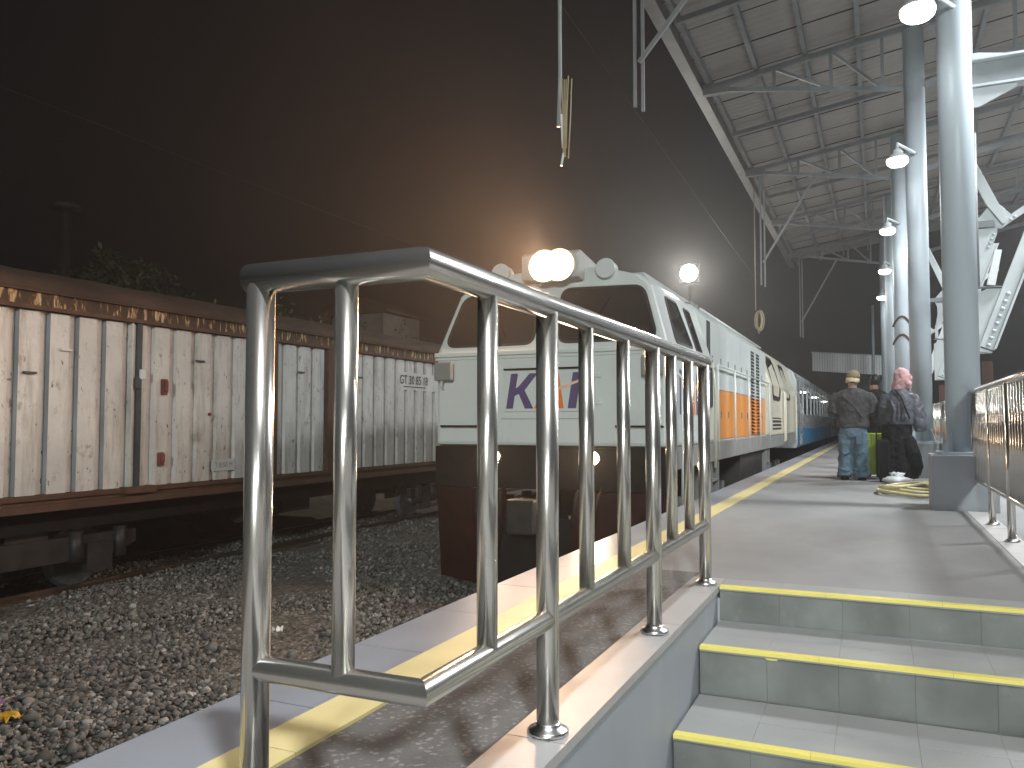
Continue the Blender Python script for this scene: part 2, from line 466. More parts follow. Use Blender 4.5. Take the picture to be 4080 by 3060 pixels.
# stairs
stair = struct('stairs', MB().box(KX1+.002, .733, 1.2, SY-.02, -1.42, -.99), mat['grout'])
noseY = [SY, 3.585, 3.075, 2.565, 2.055]
noseZ = [0, -.166, -.367, -.567, -.767]
tw = .2795
core = MB()
for i in range(4):
    core.box(KX1+.002, .733, noseY[i+1]+.02, SY+.19-.001*i, noseZ[i+1]-.25-.002*i, noseZ[i+1]-.022)
core.box(KX1+.002, .733, SY+.02, SY+.205, -.3, -.022)
link('stair_core', mesh_of('stair_core', core, mat['grout']), stair)
tile_cache = {}
def tile(parent, name, key, mk, loc, mt):
    if key not in tile_cache:
        tile_cache[key] = mesh_of(name, mk, mt)
    o = link(name, tile_cache[key], parent, loc)
    bevel(o, .0006, 1)
for i in range(4):
    y0, z0, z1 = noseY[i], noseZ[i], noseZ[i+1]
    depth = (noseY[i-1]-y0) if i else .205
    for k in range(6):
        x0 = KX1 + .003 + k*tw
        wd = min(tw-.0006, .732-x0)
        if wd < .03: continue
        jx = 0
        # two rows of tread tiles
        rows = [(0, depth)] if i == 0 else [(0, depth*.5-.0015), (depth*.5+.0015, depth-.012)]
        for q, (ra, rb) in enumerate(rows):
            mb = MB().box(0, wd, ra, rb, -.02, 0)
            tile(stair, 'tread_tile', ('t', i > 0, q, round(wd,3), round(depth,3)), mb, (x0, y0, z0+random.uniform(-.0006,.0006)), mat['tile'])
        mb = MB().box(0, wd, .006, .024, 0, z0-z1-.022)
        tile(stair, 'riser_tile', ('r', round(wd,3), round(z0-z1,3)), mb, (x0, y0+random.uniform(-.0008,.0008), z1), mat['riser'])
    # painted nosing
    for k in range(3):
        xa = KX1+.004 + k*.485; xb = min(xa+.4835, .731)
        ny = MB(); ny.box(xa, xb, y0-.002, y0+.040, z0-.0008, z0+.0025)
        ny.box(xa, xb, y0-.0035, y0-.0005, z0-.012, z0+.0018)
        link('yellow_nosing', mesh_of('yellow_nosing', ny, mat['yellow2']), stair)
# a blot of yellow paint on the second riser
ang = [2*math.pi*j/14 for j in range(14)]
blot = MB().prism([(-.42+.036*math.cos(a)*(1+.2*math.sin(3*a)), -.178+.019*math.sin(a)*(1+.2*math.cos(2*a))) for a in ang], 'y', noseY[1]+.0025, noseY[1]+.0065)
link('paint_blot', mesh_of('paint_blot', blot, mat['yellow2']), stair)
# lower floor behind the camera and the station house wall
struct('lower_floor', MB().box(-3.2, 9.0, -11, 2.06, -1.42, -.769), mat['floor_low'])
hs = thing('station_house', 'cream rendered station house wall behind the stairs', 'building', (3.0, -7.5, -.77))
part('wall', MB().box(-3.4, 8.6, -8.0, -7.5, -.76, 2.5), mat['whitewall'], hs)
part('wall', MB().box(5.6, 6.0, -7.49, 3.2, -.768, 2.5), mat['whitewall'], hs)
for x in (-1.6, 2.2, 4.4):
    d = part('door', MB().box(x-.5, x+.5, -7.495, -7.46, -.765, 1.4), mat['bogie'], hs)

# ------------------------------------------------------------------ near stainless railing
def railing_near():
    RX, TZ, BZ, CY0 = -.79, 1.108, .292, 1.345
    root = thing('stair_railing', 'polished stainless steel railing with bent return guarding the platform end', 'railing', (RX, 2.9, 0))
    LX = -1.19
    top = MB()
    r = .0325
    # mitred top rail: far run + return
    far = 4.13
    def mitre(z, r, x1, yN, yF):
        mb = MB(); n = 28; ra = []; rb = []; rc = []
        for j in range(n):
            a = 2*math.pi*j/n; c, s_ = math.cos(a), math.sin(a)
            ra.append((RX + r*c, yF, z + r*s_))
            rb.append((RX + r*c, yN - r*c, z + r*s_))
        mb.loft([ra, rb], caps=False)
        mb.f.append(list(range(n))); mb.m.append(0); mb.s.append(False)
        return mb
    t1 = mitre(TZ, r, LX, CY0, far+.03)
    part('top_rail', t1, mat['steel'], root)
    n = 28; ra = []; rb = []
    for j in range(n):
        a = 2*math.pi*j/n; c, s_ = math.cos(a), math.sin(a)
        ra.append((LX - .03, CY0 - r*c, TZ + r*s_)); rb.append((RX + r*c, CY0 - r*c, TZ + r*s_))
    t2 = MB().loft([ra, rb], caps=False); t2.f.append(list(range(n))); t2.m.append(0); t2.s.append(False)
    part('top_rail_return', t2, mat['steel'], root)
    r2 = .0262
    part('bottom_rail', mitre(BZ, r2, LX, CY0, far), mat['steel'], root)
    ra = []; rb = []
    for j in range(n):
        a = 2*math.pi*j/n; c, s_ = math.cos(a), math.sin(a)
        ra.append((LX, CY0 - r2*c, BZ + r2*s_)); rb.append((RX + r2*c, CY0 - r2*c, BZ + r2*s_))
    part('bottom_rail_return', MB().loft([ra, rb], caps=False), mat['steel'], root)
    # posts
    pm = mesh_of('post', MB().tube([(0,0,0.003),(0,0,TZ-.012)], .0295, 28), mat['steel'])
    fl = MB()
    prof = [(.0305,.030),(.033,.026),(.038,.018),(.050,.014),(.054,.009),(.054,.002)]
    rings = [[(q*math.cos(2*math.pi*j/28), q*math.sin(2*math.pi*j/28), z) for j in range(28)] for q, z in prof]
    fl.loft(rings)
    fm = mesh_of('flange', fl, mat['steel_fl'])
    for (x, y) in ((RX, 1.985), (RX, 3.09), (RX, 4.11), (LX, CY0)):
        p = link('post', pm, root, (x-RX, y-2.9, 0))
        link('flange', fm, p)
    bm_ = mesh_of('baluster', MB().tube([(0,0,BZ+.010),(0,0,TZ-.014)], .0232, 24), mat['steel'])
    for (x, y) in ((RX, 1.625), (RX, 2.30), (RX, 2.69), (RX, 3.40), (RX, 3.745), (-.97, CY0)):
        link('baluster', bm_, root, (x-RX, y-2.9, 0))
    return root
railing_near()

# ------------------------------------------------------------------ fences along the right side of the platform
def fence(name_label, x, ya, yb, posts, group):
    root = thing('platform_fence', name_label, 'fence', (x, (ya+yb)/2, 0), group)
    oy = (ya+yb)/2
    part('top_rail', MB().tube([(x, ya, 1.09), (x, yb, 1.09)], .028, 18), mat['steel'], root)
    part('bottom_rail', MB().tube([(x, ya, .29), (x, yb, .29)], .021, 16), mat['steel'], root)
    pm = mesh_of('post', MB().tube([(0,0,.003),(0,0,1.08)], .026, 18), mat['steel'])
    fm = mesh_of('flange', MB().tube([(0,0,.002),(0,0,.012),(0,0,.018)], [.05,.048,.027], 20), mat['steel_fl'])
    for y in posts:
        p = link('post', pm, root, (0, y-oy, 0)); link('flange', fm, p)
    bm_ = mesh_of('baluster', MB().tube([(0,0,.30),(0,0,1.08)], .019, 14), mat['steel'])
    y = ya + .06
    while y < yb - .04:
        if min(abs(y-q) for q in posts) > .05: link('baluster', bm_, root, (0, y-oy, 0))
        y += .118
fence('stainless steel fence running from the stair top to the first column', .822, 4.2, 8.66, (4.25, 5.42, 6.42, 7.42, 8.62), 'platform fences')
fence('stainless steel fence between the first and second roof columns', .90, 9.45, 15.9, (9.5, 10.6, 11.7, 12.8, 13.9, 14.9, 15.85), 'platform fences')
fence('stainless steel fence standing past the third roof column', .92, 20.2, 30, (20.25, 22, 24, 26, 28, 29.9), 'platform fences')

# ------------------------------------------------------------------ columns, lamps
COLY = [8.80 + 5*i for i in range(5)]
COLX = [.757, .635, .53, .43, .34]
def column(x, y):
    root = thing('roof_column', 'pale grey round steel column bolted to a square concrete plinth', 'column', (x, y, 0), 'columns carrying the platform roof')
    part('plinth', MB().box(x-.295, x+.245, y-.33, y+.27, -.02, .505), mat['wallpaint'], root, bev=.008)
    part('base_plate', MB().box(x-.235, x+.205, y-.22, y+.22, .506, .530), mat['column'], root, bev=.004)
    part('shaft', MB().tube([(x, y, .531), (x, y, 6.9)], .150, 36), mat['column'], root)
    for a in (45, 135, 225, 315):
        c, s_ = math.cos(R(a)), math.sin(R(a))
        g = MB()
        pr = [(.148, .531), (.235, .531), (.235, .56), (.158, .72), (.148, .72)]
        t = Vector((-s_, c, 0))*.006
        P = [Vector((x+c*q, y+s_*q, z)) for q, z in pr]
        n = len(P)
        g.add([p-t for p in P]+[p+t for p in P], [tuple(range(n)), tuple(range(n, 2*n))]+[(i, (i+1) % n, n+(i+1) % n, n+i) for i in range(n)])
        part('gusset', g, mat['column'], root)
    return root
col0 = column(COLX[0], COLY[0])
ORD = ['first', 'second', 'third', 'fourth', 'fifth']
col0['label'] = 'pale grey round steel column on a concrete plinth, first from the stairs'
for k, (x, y) in enumerate(zip(COLX[1:], COLY[1:])):
    c_ = copy_tree(col0, (x, y, 0)); c_['label'] = 'pale grey round steel column on a concrete plinth, %s from the stairs' % ORD[k+1]

def add_light(name, parent, loc, power, c, size, rot, spread=180):
    d = bpy.data.lights.new(name, 'AREA'); d.shape = 'DISK'; d.size = size; d.energy = power; d.color = c
    d.spread = R(spread)
    o = bpy.data.objects.new(name, d); col.objects.link(o); o.parent = parent; o.location = loc; o.rotation_euler = rot
    return o
LAMPC = (.93, .97, 1.0)
def lamp(x, y, z, cx, power=LAMP_W, dyc=0, label='round white lamp lit on a short arm of a roof column'):
    root = thing('platform_lamp', label, 'lamp', (x, y, z), 'lamps along the platform roof columns')
    prof = [(.05,.15),(.07,.12),(.075,.08),(.12,.05),(.145,.02),(.145,.0)]
    part('housing', MB().loft([[(x+q*math.cos(2*math.pi*j/28), y+q*math.sin(2*math.pi*j/28), z+h) for j in range(28)] for q, h in prof], caps=True), mat['white_steel'], root)
    ln = [(.149,-.001),(.150,-.03),(.140,-.065),(.11,-.092),(.06,-.106),(.01,-.110)]
    part('lens', MB().loft([[(x+q*math.cos(2*math.pi*j/28), y+q*math.sin(2*math.pi*j/28), z+h) for j in range(28)] for q, h in ln], caps=True), mat['lamp_lens'], root)
    part('arm', MB().tube([(x, y, z+.145), (x, y, z+.24), (cx, y+dyc, z+.24)], .022, 10), mat['white_steel'], root)
    add_light('lamp_light', root, (0, 0, -.118), power, LAMPC, .26, (0, 0, 0))
    return root
LX_ = [.453, .38, .298, .286, .246]
for i in range(5):
    k_ = (COLY[i]-.75)/COLY[i]
    lamp(LX_[i]*k_, COLY[i]-.75, .8+4.10*k_, COLX[i], LAMP_W*.035, dyc=.62, label='round white lamp lit on an arm of the %s roof column' % ORD[i])
lamp(.36, 0.05, 4.86, .9, LAMP_W*2.0, label='round white lamp lit over the foot of the stairs')
lamp(3.2, -4.6, 4.4, 3.7, LAMP_W*.9, label='round white lamp lit before the station house wall')

# high bay lamps hanging from the far side of the roof
for k, y in enumerate((9.0, 16.0, 23.0)):
    x, z = (3.7, 3.9, 5.3)[k], 6.55
    root = thing('high_bay_lamp', 'wide shallow lamp hanging under the roof right of the %s column' % ('first', 'second', 'fourth')[k], 'lamp', (x, y, z), 'high bay lamps under the roof')
    part('shade', MB().loft([[(x+q*math.cos(2*math.pi*j/28), y+q*math.sin(2*math.pi*j/28), z+h) for j in range(28)] for q, h in ((.05,.34),(.10,.30),(.14,.2),(.60,.06),(.64,.0))], caps=True), mat['white_steel'], root)
    part('lens', MB().tube([(x, y, z-.001), (x, y, z-.03)], [.61,.59], 28), mat['lamp_lens'], root)
    part('rod', MB().tube([(x, y, z+.33), (x, y, z+.95)], .014, 8), mat['white_steel'], root)
    add_light('lamp_light', root, (0, 0, -.05), HIGH_W, LAMPC, 1.2, (0, 0, 0))

# ------------------------------------------------------------------ roof
def roof_z(x): return 6.70 + (x + 2.57)*.145
roof = thing('platform_roof', 'long sloping platform roof of ribbed sheets on dark cantilever trusses', 'roof', (.7, 12, 6.9))
ys0, ys1 = -9.0, 31.2
def sheet_mesh(L):
    mb = MB(); n = 22
    x0, x1 = -2.62, 7.5
    vs = []; fs = []
    for j in range(n+1):
        y = L*j/n; dz = .018 if (j % 4) in (1, 2) else 0
        vs += [(x0, y, roof_z(x0)+dz), (x1, y, roof_z(x1)+dz)]
    for j in range(n): fs.append((2*j, 2*j+1, 2*j+3, 2*j+2))
    mb.add(vs, fs)
    return mb
smesh = mesh_of('roof_sheet', sheet_mesh(1.0), mat['roofsheet'], fix=False)
for k in range(int((ys1-ys0))):
    o = link('roof_sheet', smesh, roof, (-.7, ys0+k-12, -6.9 + (.004 if k % 2 else 0)))
for x in (-2.5, -1.72, -.95, -.15, .75, 1.7, 2.8, 4.0, 5.4):
    z = roof_z(x)
    part('purlin', MB().box(x-.035, x+.035, ys0, ys1, z-.125, z-.012), mat['truss'], roof)
part('gutter', MB().prism([(-2.80, roof_z(-2.6)-.18), (-2.62, roof_z(-2.6)-.18), (-2.62, roof_z(-2.6)+.05), (-2.64, roof_z(-2.6)+.05), (-2.64, roof_z(-2.6)-.16), (-2.78, roof_z(-2.6)-.16), (-2.78, roof_z(-2.6)-.02), (-2.80, roof_z(-2.6)-.02)], 'y', ys0, ys1), mat['loco_grey'], roof)
def truss(y, cx):
    t = MB()
    tipx, tipz = -2.5, roof_z(-2.5)-.19
    def topz(x): return roof_z(x)-.19
    botz = 5.98
    xr = cx
    def bz(x): return tipz + (botz-tipz)*(x-tipx)/(xr-tipx)
    t.bar((tipx, y, tipz), (xr, y, topz(xr)), .07, .085)
    t.bar((tipx, y, tipz-.02), (xr, y, botz), .06, .07)
    xs = [tipx + (xr-tipx)*q for q in (.34, .62, .86)]
    for i, x in enumerate(xs):
        t.bar((x, y, bz(x)), (x, y, topz(x)), .05, .05)
        if i: t.bar((xs[i-1], y, topz(xs[i-1])), (x, y, bz(x)), .045, .045)
    # the far half towards the station house
    t.bar((xr, y, topz(xr)), (7.3, y, roof_z(7.3)-.19), .09, .12)
    t.bar((xr, y, botz), (7.3, y, roof_z(7.3)-.5), .08, .10)
    for x in (2.0, 3.4, 4.8, 6.2): t.bar((x, y, 5.98+(roof_z(7.3)-.5-5.98)*(x-xr)/(7.3-xr)), (x, y, topz(x)), .05, .05)
    t.box(tipx-.10, tipx+.32, y-.05, y+.05, tipz-.12, tipz+.06)
    part('truss', t, mat['truss'], roof)
for y, cx in zip([-6.2, -1.2, 3.8]+COLY, [.95,.9,.85]+COLX): truss(y, cx)
for y in (11.3, 16.3, 21.3, 26.3):   # light rafters half way between
    part('rafter', MB().bar((-2.5, y, roof_z(-2.5)-.17), (7.3, y, roof_z(7.3)-.17), .06, .08), mat['truss'], roof)
# hangers of twin bars with a brace under the roof edge
def hanger(y, x, zb, label):
    root = thing('roof_hanger', label, 'hanger', (x, y, zb), 'twin bar hangers under the roof edge')
    part('bar', MB().box(x-.045, x-.012, y-.02, y+.02, zb+.04, 6.42), mat['hang'], root)
    part('bar', MB().box(x+.030, x+.063, y+.045, y+.085, zb, 6.42), mat['hang'], root)
    part('brace', MB().bar((x+.02, y+.0, zb+.55), (x+1.15, y, 6.25), .045, .045), mat['hang'], root)
hanger(8.90, -2.42, 4.38, 'pale twin bar hanger with diagonal brace under the roof edge near the first column')
hanger(18.9, -2.28, 3.88, 'faint twin bar hanger with brace under the middle of the roof edge')
hanger(28.9, -2.25, 3.68, 'faint twin bar hanger with brace at the far end of the roof')

# hanging cable bundle over the train
cb = thing('cable_bundle', 'limp looped cables tied to a thin pipe hanging above the locomotive', 'cable', (-2.23, 6.0, 2.85))
part('pipe', MB().tube([(-2.285, 6.0, 3.18), (-2.27, 6.0, 3.6), (-2.28, 6.0, 6.55)], .016, 10), mat['hang'], cb)
for k in range(7):
    dx = -.25 + k*.0125; w_ = random.uniform(.010, .022)
    x = -2.23 + (k-3)*.012
    top, bot = 3.56+random.uniform(-.01,.02), 2.93+random.uniform(-.03,.12)
    yy = 6.0+random.uniform(-.02,.02)
    part('cable', MB().tube([(x+.018*(k-3)/3, yy, top), (x+random.uniform(-.006,.006), yy, (top+bot)/2), (x-.012*(k-3)/3, yy, bot)], .0055, 8), mat['cable'], cb)
part('cable', MB().tube([(-2.262, 6.0, 3.28), (-2.25, 6.0, 3.06), (-2.238, 6.0, 2.98), (-2.262, 6.0, 2.86)], .0095, 8), mat['plastic_white'], cb)
# coil of yellowish rope hanging further along
rc = thing('rope_coil', 'yellowish rope coil hanging on a line below the roof edge', 'rope', (-2.4, 18.9, 2.87))
part('line', MB().tube([(-2.44, 18.9, 3.35), (-2.44, 18.9, 6.4)], .012, 8), mat['cable'], rc)
for k in range(6):
    ph = random.uniform(-.3, .3); ww = random.uniform(.05, .095); hh = random.uniform(.2, .25)
    pts = [(-2.375+ww*math.cos(a)+.02*(k % 3-1), 18.9+.03*math.sin(a+ph)+.012*k, 3.12+hh*math.sin(a)) for a in [2*math.pi*j/18 for j in range(18)]]
    part('loop', MB().tube(pts, .011, 7, closed=True), mat['cable'], rc)
part('tail', MB().tube([(-2.40, 18.92, 2.95), (-2.395, 18.92, 2.88), (-2.37, 18.92, 2.82)], .012, 7), mat['cable'], rc)

# riveted frames to the right of the columns
def frame_unit(x0, y0, label):
    root = thing('riveted_bracket', label, 'bracket', (x0, y0, 0), 'white riveted frames beside the columns')
    X = lambda dx: x0+dx
    part('post', MB().box(X(.02), X(.115), y0-.05, y0+.05, 0.0, 1.46), mat['wpost'], root)
    D = x0-1.03
    def pl(name, pts, ya, yb, m): return part(name, MB().prism([(px+D, pz) for px, pz in pts], 'y', y0+ya, y0+yb), mat[m], root, bev=.004)
    pl('gusset_plate', [(.985,2.186),(1.123,2.25),(1.27,2.244),(1.30,2.10),(1.175,1.70),(1.14,1.547),(.985,1.546)], .0, .022, 'white_steel')
    pl('diagonal', [(1.005,1.57),(1.14,1.547),(1.175,1.588),(2.0,3.857),(1.851,3.88)], -.030, -.002, 'white_steel')
    pl('diagonal_flange', [(1.150,1.575),(1.180,1.588),(2.005,3.857),(1.975,3.857)], -.075, -.031, 'white_steel')
    pl('slot', [(1.036,1.627),(1.16,1.570),(1.16,1.556),(1.036,1.611)], -.034, -.0305, 'gasket')
    pl('cover_plate', [(1.19,2.655),(1.259,2.646),(1.188,2.268),(1.107,2.28)], -.06, -.035, 'plastic_white')
    pl('cap_plate', [(.985,2.255),(1.247,2.250),(1.247,2.262),(.985,2.274)], -.05, .05, 'truss')
    pl('gusset_plate', [(1.025,2.949),(1.038,3.013),(1.127,3.118),(1.166,3.167),(1.271,3.168),(1.375,3.054),(1.339,2.962),(1.287,2.908)], .10, .122, 'white_steel')
    pl('gusset_plate', [(1.019,2.486),(1.047,2.444),(1.128,2.55),(1.238,2.853),(1.244,2.919),(1.024,2.925),(1.057,2.844),(1.059,2.71)], .10, .122, 'white_steel')
    pl('tie_beam', [(.80,2.927),(1.22,2.927),(1.21,3.0),(.80,3.0)], .060, .098, 'truss')
    pl('side_plate', [(1.014,2.5),(1.06,2.589),(1.061,2.289),(1.011,2.293)], .05, .09, 'white_steel')
    pl('strut', [(.70,4.30),(.78,4.30),(1.346,2.961),(1.284,2.948),(1.137,3.176)], .060, .095, 'white_steel')
    pl('strut', [(1.27,2.894),(1.37,3.045),(2.0,3.48),(2.0,3.40)], .030, .058, 'white_steel')
    rv = mesh_of('rivet', MB().ball((0,0,0), (.0235,.020,.0235), 12, 8), mat['white_steel'])
    rs_ = mesh_of('rivet', MB().ball((0,0,0), (.017,.015,.017), 10, 6), mat['white_steel'])
    for px, pz in ((1.306,2.174),(1.276,2.095),(1.249,2.019),(1.222,1.94),(1.196,1.863),(1.168,1.784),(1.139,1.71),(1.113,1.633)):
        link('rivet', rv, root, (px-1.03, -.030, pz))
    for px, pz in ((1.209,3.13),(1.236,3.085),(1.258,3.04),(1.205,2.849),(1.185,2.8),(1.167,2.757),(1.148,2.712)):
        link('rivet', rs_, root, (px-1.03, .098, pz))
    for px, pz in ((1.395,3.01),(1.36,2.98)): link('rivet', rs_, root, (px-1.03, .028, pz))
    return root
fr0 = frame_unit(1.03, 10.0, 'white riveted steel frame with a gusset plate rising beside the first column')
fr1 = copy_tree(fr0, (.99, 15.9, 0)); fr1['label'] = 'white riveted steel frame with a gusset plate seen between the first two columns'
fr2 = copy_tree(fr0, (.95, 21.8, 0)); fr2['label'] = 'white riveted steel frame rising past the third column'
dp = thing('drain_pipe', 'thin pale vertical pipe held before the riveted frame', 'pipe', (1.0, 9.75, 2.24))
part('pipe', MB().tube([(1.0, 9.75, 2.24), (1.0, 9.75, 3.88)], .026, 14), mat['hang'], dp)
part('pipe', MB().tube([(1.0, 9.75, 3.885), (1.0, 9.75, 6.2)], .019, 12), mat['hang'], dp)
br = thing('beam_bracket', 'white flanged beam with tapered plates fixed to the first column', 'bracket', (1.2, 9.7, 4.5))
part('web', MB().box(.925, 2.4, 9.70, 9.72, 4.36, 4.62), mat['truss'], br)
part('flange', MB().box(.925, 2.4, 9.62, 9.80, 4.335, 4.36), mat['white_steel'], br)
part('flange', MB().box(.925, 2.4, 9.62, 9.80, 4.62, 4.645), mat['white_steel'], br)
part('stiffener', MB().prism([(.925,4.33),(1.40,4.33),(1.40,4.29),(1.06,4.13),(.925,4.12)], 'y', 9.66, 9.68), mat['white_steel'], br)
part('stiffener', MB().prism([(.925,4.65),(1.36,4.65),(1.06,4.71),(.925,4.71)], 'y', 9.66, 9.68), mat['white_steel'], br)
part('end_plate', MB().box(.905, .924, 9.58, 9.84, 4.12, 4.71), mat['white_steel'], br)
for z in (2.55, 2.93):
    rb_ = MB().tube([(COLX[2]+.165*math.cos(a), COLY[2]+.165*math.sin(a), z+.10*math.cos(2*(a-R(270)))*.9) for a in [2*math.pi*j/24 for j in range(24)]], .022, 8, closed=True)
    solo('column_strap', rb_, mat['wpost'], ('lower' if z < 2.7 else 'upper')+' dark rusty strap looped around the third roof column', 'strap', 'straps on the third column')

# ------------------------------------------------------------------ far canopy with lamps
fc = thing('far_canopy', 'low far canopy with a pale ribbed fascia over the platform', 'canopy', (-.8, 44, 0))
pf = MB()
n = 30
for k in range(n):
    xa = -2.40+2.95*k/n; xb = -2.40+2.95*(k+1)/n
    za = 3.74-.27*k/n; 
    pf.box(xa+.006, xb-.006, 36-.01*(k % 2), 36.03, za-.79+.03, za)
part('fascia', pf, mat['plastic_white'], fc)
part('roof_slab', MB().hexa([(-2.4,36.05,2.98),(1.6,36.05,2.66),(1.6,84,2.66),(-2.4,84,2.98),(-2.4,36.05,3.72),(1.6,36.05,3.35),(1.6,84,3.35),(-2.4,84,3.72)]), mat['truss'], fc)
part('cap_strip', MB().bar((-2.42, 36.0, 3.76), (1.6, 36.0, 3.40), .08, .05), mat['white_steel'], fc)
for y in (38, 48, 58, 68, 78): part('post', MB().tube([(.25, y, 0), (.25, y, 3.0)], .08, 14), mat['column'], fc)
part('hanger_post', MB().tube([(-.05, 35.9, 2.6), (-.05, 35.9, 5.6)], .05, 10), mat['column'], fc)
for (x, y, z) in ((-.12, 50, 2.63), (-.10, 60, 2.62), (-.08, 72, 2.62)):
    l = thing('canopy_lamp', {50:'first',60:'second',72:'third'}[y]+' small white lamp under the far canopy, counted from its fascia', 'lamp', (x, y, z), 'lamps under the far canopy')
    part('housing', MB().box(x-.16, x+.16, y-.16, y+.16, z+.0, z+.09), mat['white_steel'], l)
    part('lens', MB().box(x-.15, x+.15, y-.175, y+.15, z-.09, z-.001), mat['tube_lens'], l)
    pass

# ------------------------------------------------------------------ tracks
def track(cx, label_y0, y1, name):
    t = struct(name, MB().box(cx-1.1, cx+1.1, -12, 100, -1.40, -1.29), mat['bed'])
    for s_ in (-1, 1):
        x = cx + s_*.5335
        part('rail', MB().box(x-.06, x+.06, -12, 100, -1.285, -1.270).box(x-.009, x+.009, -12, 100, -1.270, -1.20).box(x-.033, x+.033, -12, 100, -1.20, ZR-.004), mat['rail'], t)
        part('rail_head', MB().box(x-.026, x+.026, -12, 100, ZR-.004, ZR), mat['railtop'], t)
    sm = mesh_of('sleeper', MB().prism([(-1.0,-1.40),(1.0,-1.40),(.98,-1.287),(-.98,-1.287)], 'y', -.11, .11), mat['sleeper'])
    for k in range(46): link('sleeper', sm, t, (cx, -2+.6*k, 0))
track(-3.405, 0, 0, 'platform_track')
track(-9.53, 0, 0, 'siding_track')

# ------------------------------------------------------------------ locomotive
YF, XC, HW = 8.49, -3.405, 1.405
loco = thing('locomotive', 'white diesel locomotive with an orange band and twin lit roof headlights', 'locomotive', (XC, 15.8, ZR))
def cab_rings(y_front, y_back, sgn):
    prof = [(-HW,.54),(-HW,1.63),(-HW+.22,2.33),(-HW+.36,2.45),(-.62,2.57),(0,2.62)]
    full = prof + [(-x, z) for x, z in prof[:-1]][::-1]
    def off(z): return 0 if z <= 1.64 else (z-1.63)*.26
    a = [(XC+x, y_front+sgn*off(z), z) for x, z in full]
    b_ = [(XC+x, y_back, z) for x, z in full]
    return a, b_, full
def cab(y_front, y_back, sgn, m, nm):
    a, b_, full = cab_rings(y_front, y_back, sgn)
    n = len(full); mb = MB()
    mb.add(a+b_, [(i, (i+1) % n, n+(i+1) % n, n+i) for i in range(n)])
    for base in (0, n):
        k = n
        fs = []
        for i in range(5):
            if i == 4: fs.append((base+4, base+5, base+6))
            else: fs.append((base+i, base+i+1, base+n-2-i, base+n-1-i))
        mb.add([], [], 0)
        for f in fs: mb.f.append(list(f)); mb.m.append(0); mb.s.append(False)
    return part(nm, mb, m, loco, bev=.045)
cabf = cab(YF, 11.05, 1, mat['loco_white'], 'front_cab')
cabr = cab(23.1, 17.55, -1, mat['loco_cream'], 'rear_cab')
# belt mouldings
part('belt_moulding', MB().box(XC-HW-.012, XC+HW+.012, YF-.03, YF+.02, 1.585, 1.635).box(XC-HW-.008, XC+HW+.008, YF-.016, YF+.02, 1.545, 1.575), mat['loco_white'], loco, bev=.006)
# front windshields on the raked plane
def rake(x, z, out): 
    # point on raked front plane, out = distance in front of it
    y = YF + (z-1.63)*.26
    nrm = Vector((0, -1, .26)).normalized()
    return Vector((x, y, z)) + nrm*out
def rounded(poly, r, k=5):
    out = []; n = len(poly)
    for i in range(n):
        p = Vector(poly[i]); a = Vector(poly[i-1]); b2 = Vector(poly[(i+1) % n])
        da = (a-p).normalized(); db = (b2-p).normalized()
        for j in range(k+1):
            t = j/k
            out.append(tuple(p + da*r*(1-t)**2 + db*r*t**2))
    return out
def window(poly2, place, r, parent, gl, frame=.028, nm='windshield', dep=.012):
    pts = rounded(poly2, r)
    n = len(pts)
    cx_ = sum(p[0] for p in pts)/n; cz_ = sum(p[1] for p in pts)/n
    outer = []
    for i in range(n):
        a = Vector(pts[i-1]); b2 = Vector(pts[(i+1) % n]); t = (b2-a)
        nn = Vector((t.y, -t.x)).normalized()
        if nn.dot(Vector(pts[i])-Vector((cx_, cz_))) < 0: nn = -nn
        outer.append(tuple(Vector(pts[i]) + nn*frame))
    fr_ = MB()
    A = [place(p[0], p[1], dep) for p in pts]; B = [place(p[0], p[1], dep) for p in outer]
    A2 = [place(p[0], p[1], -.03) for p in pts]; B2 = [place(p[0], p[1], -.03) for p in outer]
    fs = []
    for i in range(n):
        j = (i+1) % n
        fs += [(i, j, n+j, n+i), (n+i, n+j, 3*n+j, 3*n+i), (i, 2*n+i, 2*n+j, j)]
    fr_.add(A+B+A2+B2, fs)
    g = MB().add([place(p[0], p[1], .004) for p in pts], [tuple(range(n))])
    w_ = part(nm, g, gl, parent)
    part('gasket', fr_, mat['gasket'], w_)
    return w_
for s_ in (-1, 1):
    if s_ == 1: poly = [(XC+.16, 1.72), (XC+1.27, 1.72), (XC+1.09, 2.30), (XC+.16, 2.32)]
    else: poly = [(XC-1.27, 1.72), (XC-.16, 1.72), (XC-.16, 2.32), (XC-1.09, 2.30)]
    window(poly, rake, .11, loco, mat['glass'])
    # wiper
    part('wiper', MB().tube([rake(XC+s_*.55, 1.68, .03), rake(XC+s_*.62, 2.02, .035)], .008, 6).tube([rake(XC+s_*.50, 1.80, .03), rake(XC+s_*.74, 2.2, .03)], .007, 6), mat['black'], loco)
